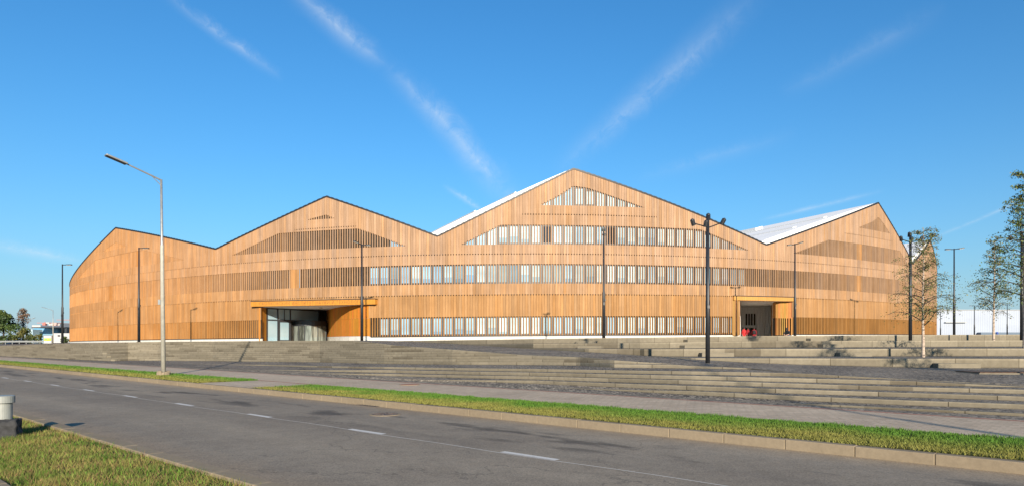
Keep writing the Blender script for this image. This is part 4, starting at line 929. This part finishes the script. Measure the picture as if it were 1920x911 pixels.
def car(px, d, zb, rz, col, label):
    plain('car_paint_' + str(px), col, .3, .2, .05); r_ = empty('parked_car', at(px, d, zb), rz); tag(r_, label, 'car', 'cars on the far road at left')
    bm = bmesh.new(); prof = [(-2.1, .35), (-2.15, .75), (-1.9, .95), (-1.25, 1.0), (-.75, 1.42), (.65, 1.45), (1.35, 1.02), (2.05, .9), (2.15, .6), (2.1, .32)]
    vs = [[bm.verts.new((x, y * (.86 if z > 1.1 else 1), z)) for x, z in prof] for y in (-.85, .85)]
    bm.faces.new(vs[0]); bm.faces.new(vs[1][::-1])
    for k in range(len(prof)): bm.faces.new([vs[0][k], vs[1][k], vs[1][(k + 1) % len(prof)], vs[0][(k + 1) % len(prof)]])
    bmesh.ops.recalc_face_normals(bm, faces=bm.faces); me = bpy.data.meshes.new('body'); bm.to_mesh(me); me.materials.append(M['car_paint_' + str(px)])
    o = bpy.data.objects.new('body', me); COL.objects.link(o); o.parent = r_; bevel(o, .06, 2)
    mb = MB(); 
    for s in (-1, 1): mb.face([(-1.1, s * .80, 1.03), (1.2, s * .80, 1.03), (.6, s * .745, 1.38), (-.7, s * .745, 1.38)])
    mb.build('window', M['dark_glass'], r_)
    for x in (-1.3, 1.3):
        for s in (-1, 1):
            mb = MB(); mb.tube([(x, s * .7, .32), (x, s * .88, .32)], .32, 14); mb.build('wheel', M['rubber'], r_)
car(33, 125, .55, R(75), (.02, .02, .025), 'dark car on the far road seen above the stairs'); car(-40, 130, .5, R(12), (.5, .5, .5), 'silver car just outside the left edge')

# ------------------------------------------------------------------ small things
bo = at(5, 11.2, .1); root = empty('bollard', bo); root.scale = (1.0, 1.0, 1.05); tag(root, 'grey capped steel bollard on a dark stone block at the left edge', 'bollard')
bm = bmesh.new(); bmesh.ops.create_cube(bm, size=1)
bmesh.ops.subdivide_edges(bm, edges=bm.edges, cuts=3, use_grid_fill=True)
for v in bm.verts:
    v.co = Vector((v.co.x * .46, v.co.y * .46, v.co.z * .30 + .12)); v.co += Vector((rng.normal(0, .012), rng.normal(0, .012), rng.normal(0, .010)))
me = bpy.data.meshes.new('stone_base'); bm.to_mesh(me); me.materials.append(M['stone_dark']); o = bpy.data.objects.new('stone_base', me); COL.objects.link(o); o.parent = root; o.rotation_euler = (0, 0, R(24)); bevel(o, .015, 1)
mb = MB(); mb.tube([(0, 0, .27), (0, 0, .54)], .135, 28); mb.build('pipe', M['bollard_paint'], root)
mb = MB(); mb.tube([(0, 0, .53), (0, 0, .535), (0, 0, .635), (0, 0, .645)], [.165, .17, .17, .155], 28); cp = mb.build('cap', M['bollard_paint'], root)
mb = MB(); mb.tube([(.0, -.165, .585), (.0, -.185, .585)], .022, 10); mb.build('bolt', M['rust'], cp)
def disc(name, c, r, mat, h=.012, n_=28):
    mb = MB(); mb.tube([c + Vector((0, 0, -.02)), c + Vector((0, 0, h))], r, n_); return mb
c = on(722, 776.5, 0.0); root = empty('manhole_cover', c); tag(root, 'round iron manhole cover set in the asphalt road', 'manhole')
mb = MB(); mb.tube([(0, 0, -.02), (0, 0, .010)], .36, 30); mb.build('ring', M['kerb_stone'], root); mb = MB(); mb.tube([(0, 0, -.02), (0, 0, .016)], .29, 30)
for k in range(8): a_ = k * math.pi / 4; mb.box((math.cos(a_) * .17, math.sin(a_) * .17, .018), (math.cos(a_) * .1, math.sin(a_) * .1, 0), (-math.sin(a_) * .018, math.cos(a_) * .018, 0), (0, 0, .006))
mb.build('lid', M['old_iron'], root)
c = on(768, 720.5, .15); root = empty('manhole_cover', c); tag(root, 'rust-orange round manhole cover in the paved walkway', 'manhole')
mb = MB(); mb.tube([(0, 0, -.02), (0, 0, .012)], .33, 30); mb.build('lid', M['rust'], root); mb = MB(); mb.tube([(0, 0, -.02), (0, 0, .006)], .38, 30); mb.build('ring', M['kerb_stone'], root)
c = on(698, 759.5, 0); root = empty('drain_grate', c, RANG); tag(root, 'rusty rectangular drain grate beside the far kerb', 'drain')
mb = MB(); mb.cbox(-.45, .45, -.2, .2, -.02, .008); mb.build('frame', M['old_iron'], root); mb = MB()
for k in range(7): mb.cbox(-.38 + k * .11, -.34 + k * .11, -.16, .16, .0, .014)
mb.build('bars', M['frame_dark'], root)
# planting pit
pc = at(1878, 23, ground_z(1878, 23)); mb = MB(); mb.box((0, 0, .0), (1.15, 0, 0), (0, .62, 0), (0, 0, .06)); o = mb.build('planting_pit', M['soil']); o.location = pc; tag(o, 'bare brown soil planting pit in the cobbles at far right', 'planting pit')
mb = MB()
for s in (-1, 1): mb.box((0, s * .68, .0), (1.25, 0, 0), (0, .05, 0), (0, 0, .03)); mb.box((s * 1.2, 0, 0), (.05, 0, 0), (0, .63, 0), (0, 0, .03))
mb.build('edging', M['concrete_block'], o)
# half-height step blocks in front of the terrace risers
def step_block(x0, ti, ln, label):
    d, zb, zt = T[ti](x0); d2, _, _ = T[ti](x0 + 40); d2 = float(d2)
    c0 = column(float(x0)); z0 = ground_z(x0, float(d) - .25); top = float(max(zt, z0)); h = (top - z0) / 2
    A_, B_ = at(x0, float(d), 0), at(x0 + 40, d2, 0); dv = (B_ - A_).normalized(); nv = Vector((dv.y, -dv.x, 0))
    root = MB(); root.box((ln / 2, -.22, h / 2 - .03), (ln / 2, 0, 0), (0, .215, 0), (0, 0, h / 2 + .03)); o = root.build('step_block', M['concrete_block'])
    o.location = A_ + Vector((0, 0, z0)); o.rotation_euler = (0, 0, math.atan2(dv.y, dv.x)); bevel(o, .012, 1); tag(o, label, 'step', 'half-height concrete step blocks on the terraces')
for x0, ti, ln, nm in ((1748, 0, 1.6, 'concrete step block on the cobbles below the middle birch'), (1566, 1, 1.5, 'concrete step block on the third terrace riser, right-hand stair line'), (1533, 2, 1.5, 'concrete step block on the second terrace riser, right-hand stair line'), (1511, 3, 1.5, 'concrete step block on the top terrace riser below the seated man'),
                       (1310, 1, 1.5, 'concrete step block on the terrace left of the floodlight mast, lowest of three'), (1274, 2, 1.5, 'concrete step block on the terrace left of the floodlight mast, middle of three'), (1281, 3, 1.5, 'concrete step block on the terrace left of the floodlight mast, topmost of three'),
                       (1088, 2, 1.3, 'concrete step block beneath the tallest gable, lower of two'), (1084, 3, 1.3, 'concrete step block beneath the tallest gable, upper of two')):
    step_block(x0, ti, ln, nm)
# bench with a green cushion by the far corner and a seat for the man
def bench(p, rz, label, top='galvanised'):
    r_ = empty('bench', p, rz); tag(r_, label, 'bench'); mb = MB()
    for k in range(3): mb.cbox(-.8, .8, -.22 + k * .15, -.09 + k * .15, .42, .46)
    mb.build('seat', M[top], r_)
    for s in (-.65, .65): mb = MB(); mb.cbox(s - .04, s + .04, -.2, .2, 0, .42); mb.build('leg', M['frame_dark'], r_)
plain('green_paint', (.03, .10, .06), .5)
bench(at(1741, 84, ground_z(1741, 84)), R(20), 'green bench by the right corner of the timber building', 'green_paint')
bench(at(1477, 60, ground_z(1477, 60)), 0, 'metal bench under the seated man')

# ------------------------------------------------------------------ people
plain('skin', (.46, .27, .19), .6); plain('hair_dark', (.03, .02, .015), .7); plain('red_cloth', (.50, .02, .02), .8, 0, .25, 14); plain('dark_red_cloth', (.26, .012, .018), .8, 0, .25, 14); plain('jeans', (.16, .22, .32), .85, 0, .2, 14); plain('black_cloth', (.014, .014, .016), .85); plain('shoe', (.05, .045, .04), .7); plain('blue_cloth', (.05, .10, .35), .8); plain('trousers_dark', (.04, .035, .035), .85); plain('white_cloth', (.6, .6, .6), .85)
def person(loc, rz, joints, rads, edges_, cloth, label, hair='hair_dark', bag=None):
    """one skinned body; cloth(v) gives the material slot of a vertex; slots: skin, top, bottom, shoe"""
    root = empty('person', loc, rz); tag(root, label, 'person', None)
    names = list(joints); me = bpy.data.meshes.new('body'); me.from_pydata([joints[k] for k in names], [(names.index(a_), names.index(b_)) for a_, b_ in edges_], [])
    o = bpy.data.objects.new('body', me); COL.objects.link(o); o.parent = root
    sk = o.modifiers.new('skin', 'SKIN'); sk.use_smooth_shade = True
    for k, v in zip(names, me.skin_vertices[0].data): v.radius = rads[k] if isinstance(rads[k], tuple) else (rads[k], rads[k]); v.use_root = k == 'pelvis'
    ss_ = o.modifiers.new('sub', 'SUBSURF'); ss_.levels = ss_.render_levels = 2
    dg = bpy.context.evaluated_depsgraph_get(); m2 = bpy.data.meshes.new_from_object(o.evaluated_get(dg)); o.modifiers.clear(); o.data = m2
    m2.materials.clear()
    for k in ('skin', cloth[0], cloth[1], 'shoe'): m2.materials.append(M[k])
    jv = {k: Vector(v) for k, v in joints.items()}
    arms = ('elbow_l', 'elbow_r', 'shoulder_l', 'shoulder_r')
    for p in m2.polygons:
        c = p.center; best_, bd_ = None, 9
        for a_, b_ in edges_:
            A_, B_ = jv[a_], jv[b_]; t = max(0, min(1, (c - A_).dot(B_ - A_) / max(1e-6, (B_ - A_).length_squared))); dd = (A_ + (B_ - A_) * t - c).length - .5 * (rads[a_] if not isinstance(rads[a_], tuple) else rads[a_][0])
            if dd < bd_: bd_, best_ = dd, (a_, b_, t)
        a_, b_, t = best_
        if 'head' in (a_, b_) or 'neck' == a_: s = 0
        elif b_.startswith(('hand', 'finger', 'thumb')): s = 0
        elif b_.startswith('foot'): s = 3
        elif b_.startswith(('knee', 'ankle')) or b_.startswith('hip'): s = 2
        elif b_.startswith('wrist'): s = 1 if cloth[2] else 0
        else: s = 1
        p.material_index = s; p.use_smooth = True
    hp = jv['head']; hd = bmesh.new(); bmesh.ops.create_uvsphere(hd, u_segments=14, v_segments=10, radius=.108)
    for v in list(hd.verts):
        v.co.y *= 1.12; v.co.z *= 1.1
        if v.co.z < -.02 and v.co.y < .03: v.co *= .86
    me = bpy.data.meshes.new('hair'); hd.to_mesh(me); me.materials.append(M[hair]); h_ = bpy.data.objects.new('hair', me); COL.objects.link(h_); h_.parent = root; h_.location = hp + Vector((0, .022, .03))
    if bag:
        mb = MB(); mb.box(bag, (.15, 0, 0), (0, .09, 0), (0, 0, .22)); b_ = mb.build('backpack', M['black_cloth'], root); bevel(b_, .05, 3)
    return root
EDG = [('pelvis', 'waist'), ('waist', 'chest'), ('chest', 'neck'), ('neck', 'head')]
for s in 'lr': EDG += [('chest', 'shoulder_' + s), ('shoulder_' + s, 'elbow_' + s), ('elbow_' + s, 'wrist_' + s), ('wrist_' + s, 'hand_' + s), ('hand_' + s, 'finger_' + s), ('hand_' + s, 'thumb_' + s), ('pelvis', 'hip_' + s), ('hip_' + s, 'knee_' + s), ('knee_' + s, 'ankle_' + s), ('ankle_' + s, 'foot_' + s)]
RAD = dict(pelvis=(.15, .11), waist=(.135, .10), chest=(.165, .115), neck=.055, head=(.085, .10))
for s in 'lr': RAD.update({'shoulder_' + s: .07, 'elbow_' + s: .05, 'wrist_' + s: .036, 'hand_' + s: (.04, .024), 'finger_' + s: .014, 'thumb_' + s: .012, 'hip_' + s: .095, 'knee_' + s: .068, 'ankle_' + s: .045, 'foot_' + s: (.042, .035)})
def standing(step=.0, arm=.0, lean=.0):
    J = dict(pelvis=(0, 0, .93), waist=(0, lean * .2, 1.08), chest=(0, lean * .5, 1.32), neck=(0, lean * .8 + .0, 1.47), head=(0, lean - .02, 1.61))
    for s, q in (('l', -1), ('r', 1)):
        J.update({'shoulder_' + s: (q * .185, lean * .6, 1.385), 'elbow_' + s: (q * .245, .03 - q * arm * .4, 1.12), 'wrist_' + s: (q * .235, -.08 - q * arm, .90 + abs(arm) * .2), 'hand_' + s: (q * .23, -.10 - q * arm, .83 + abs(arm) * .2), 'finger_' + s: (q * .225, -.12 - q * arm, .745 + abs(arm) * .2), 'thumb_' + s: (q * .19, -.15 - q * arm, .80 + abs(arm) * .2),
                  'hip_' + s: (q * .095, 0, .87), 'knee_' + s: (q * .10, -q * step * .5 - .02, .48), 'ankle_' + s: (q * .10, -q * step + .02, .08), 'foot_' + s: (q * .115, -q * step - .14, .04)})
    return J
for px, d, rz, J, cl, lb, bag in ((1395, 77.5, 25, standing(.16, .1), ('red_cloth', 'red_cloth', True), 'person in a bright red jacket and red trousers walking at the side entrance', None),
                                  (1402.5, 80, -35, standing(.05, -.12), ('dark_red_cloth', 'trousers_dark', True), 'person in a dark red top between the two others at the side entrance', None),
                                  (1414, 79, 165, standing(.1, .05), ('dark_red_cloth', 'dark_red_cloth', True), 'person in dark red clothes with a black backpack facing the doors', (.0, .19, 1.2))):
    person(at(px, d, ground_z(px, d)), R(rz), J, RAD, EDG, cl, lb, bag=bag)
Js = dict(pelvis=(0, .05, .53), waist=(0, .02, .68), chest=(0, -.08, .90), neck=(0, -.14, 1.04), head=(0, -.2, 1.17))
for s, q in (('l', -1), ('r', 1)):
    Js.update({'shoulder_' + s: (q * .185, -.1, .965), 'elbow_' + s: (q * .24, -.2, .74), 'wrist_' + s: (q * .12, -.40, .66), 'hand_' + s: (q * .07, -.45, .65), 'finger_' + s: (q * .03, -.51, .63), 'thumb_' + s: (q * .02, -.44, .68),
               'hip_' + s: (q * .1, 0, .51), 'knee_' + s: (q * .13, -.44, .50), 'ankle_' + s: (q * .13, -.46, .09), 'foot_' + s: (q * .14, -.6, .045)})
person(at(1477, 60, ground_z(1477, 60)), R(-50), Js, RAD, EDG, ('black_cloth', 'jeans', False), 'man in a black t-shirt and pale jeans sitting hunched on a bench')
mb = MB(); mb.box((0, 0, .26), (.17, 0, 0), (0, .1, 0), (0, 0, .26)); o = mb.build('tote_bag', M['white_cloth'], None); bevel(o, .05, 3); o.location = at(1471.5, 59.6, ground_z(1471, 59.6)); tag(o, 'pale cloth bag standing beside the seated man', 'bag')
person(at(1872, 64, ground_z(1872, 64) - .75), R(-70), Js, RAD, EDG, ('blue_cloth', 'trousers_dark', True), 'person in a blue jacket sitting beyond the top terrace before the white shed', hair='blue_cloth')

# ------------------------------------------------------------------ grass
def vnoise(D, t, s): return np.array([mnoise.noise(Vector((a_ * s, b_ * s, 3.1))) for a_, b_ in zip(D, t)])
def grass(name, n, fD, ft, zc, hmin, hmax, wid, colf, label=None):
    D, t = fD(n), ft(n); keep = np.ones(n, bool)
    base = np.outer(D, np.array(RN)) + np.outer(t, np.array(RU)); base[:, 2] = zc
    a_ = rng.uniform(0, 2 * np.pi, n); h = rng.uniform(hmin, hmax, n); wv_ = np.broadcast_to(wid, (n,)) * rng.uniform(.6, 1.3, n)
    side = np.c_[np.cos(a_), np.sin(a_), np.zeros(n)] * (wv_ / 2)[:, None]
    lean = np.c_[rng.normal(0, .55, n), rng.normal(0, .55, n), np.ones(n)] * h[:, None]
    lean *= (.55 + .75 * np.clip(.5 + 1.1 * vnoise(D, t, 3.1), 0, 1))[:, None]          # tufts and thin spots
    V = np.stack([base - side, base + side, base + lean], 1).reshape(-1, 3)
    me = bpy.data.meshes.new(name); me.vertices.add(3 * n); me.loops.add(3 * n); me.polygons.add(n)
    me.vertices.foreach_set('co', V.ravel().astype(np.float32)); me.loops.foreach_set('vertex_index', np.arange(3 * n, dtype=np.int32))
    me.polygons.foreach_set('loop_start', np.arange(0, 3 * n, 3, dtype=np.int32)); me.polygons.foreach_set('loop_total', np.full(n, 3, np.int32)); me.update(calc_edges=True)
    c = np.ones((3 * n, 4), np.float32); c[:, :3] = np.repeat(colf(D, t, n), 3, 0); at_ = me.color_attributes.new('tint', 'FLOAT_COLOR', 'CORNER'); at_.data.foreach_set('color', c.ravel())
    me.materials.append(M['blade']); o = bpy.data.objects.new(name, me); COL.objects.link(o); o['kind'] = 'stuff'; o['label'] = label; o['category'] = 'grass'
def col_near(D, t, n):
    k = np.clip(.36 + 1.2 * vnoise(D, t, 1.3) + .7 * vnoise(D, t, 5.), 0, 1)[:, None]
    g, y, br = np.array((.075, .135, .018)), np.array((.22, .20, .055)), np.array((.24, .15, .07)); c = y * (1 - k) + g * k
    m_ = rng.random(n) < .22; c[m_] = br; lg = rng.random(n) < .1; c[lg] = (.13, .26, .03); return c * rng.uniform(.6, 1.45, (n, 1))
def col_far(D, t, n):
    k = np.clip((D - 11.2) / 1.3 + .7 * vnoise(D, t, .9), 0, 1)[:, None]
    g, y = np.array((.085, .18, .022)), np.array((.22, .21, .05)); c = y * (1 - k) + g * k
    return c * rng.uniform(.65, 1.25, (n, 1))
def edgy(a_, b_):
    def f(n):
        D = rng.uniform(a_, b_, n); return D
    return f
grass('lawn_grass', 70000, lambda n: 1.76 + 1.80 * rng.beta(1.05, 1.35, n), lambda n: 4.5 + 16 * rng.random(n) ** 1.5, .075, .03, .085, .009, col_near, 'short yellowing grass of the near lawn strip in the left corner')
def tfar_b(n): return 21.6 - 29.6 * rng.random(n) ** .75
grass('lawn_grass', 120000, edgy(10.77, 13.13), tfar_b, .15, .025, .06, .014, col_far, 'mown green lawn strip between road and walkway at right')
grass('lawn_grass', 45000, edgy(10.77, 13.12), lambda n: 25.6 + 110 * rng.random(n) ** 2.2, .15, .03, .08, .03, col_far, 'mown lawn strip between road and walkway at left')
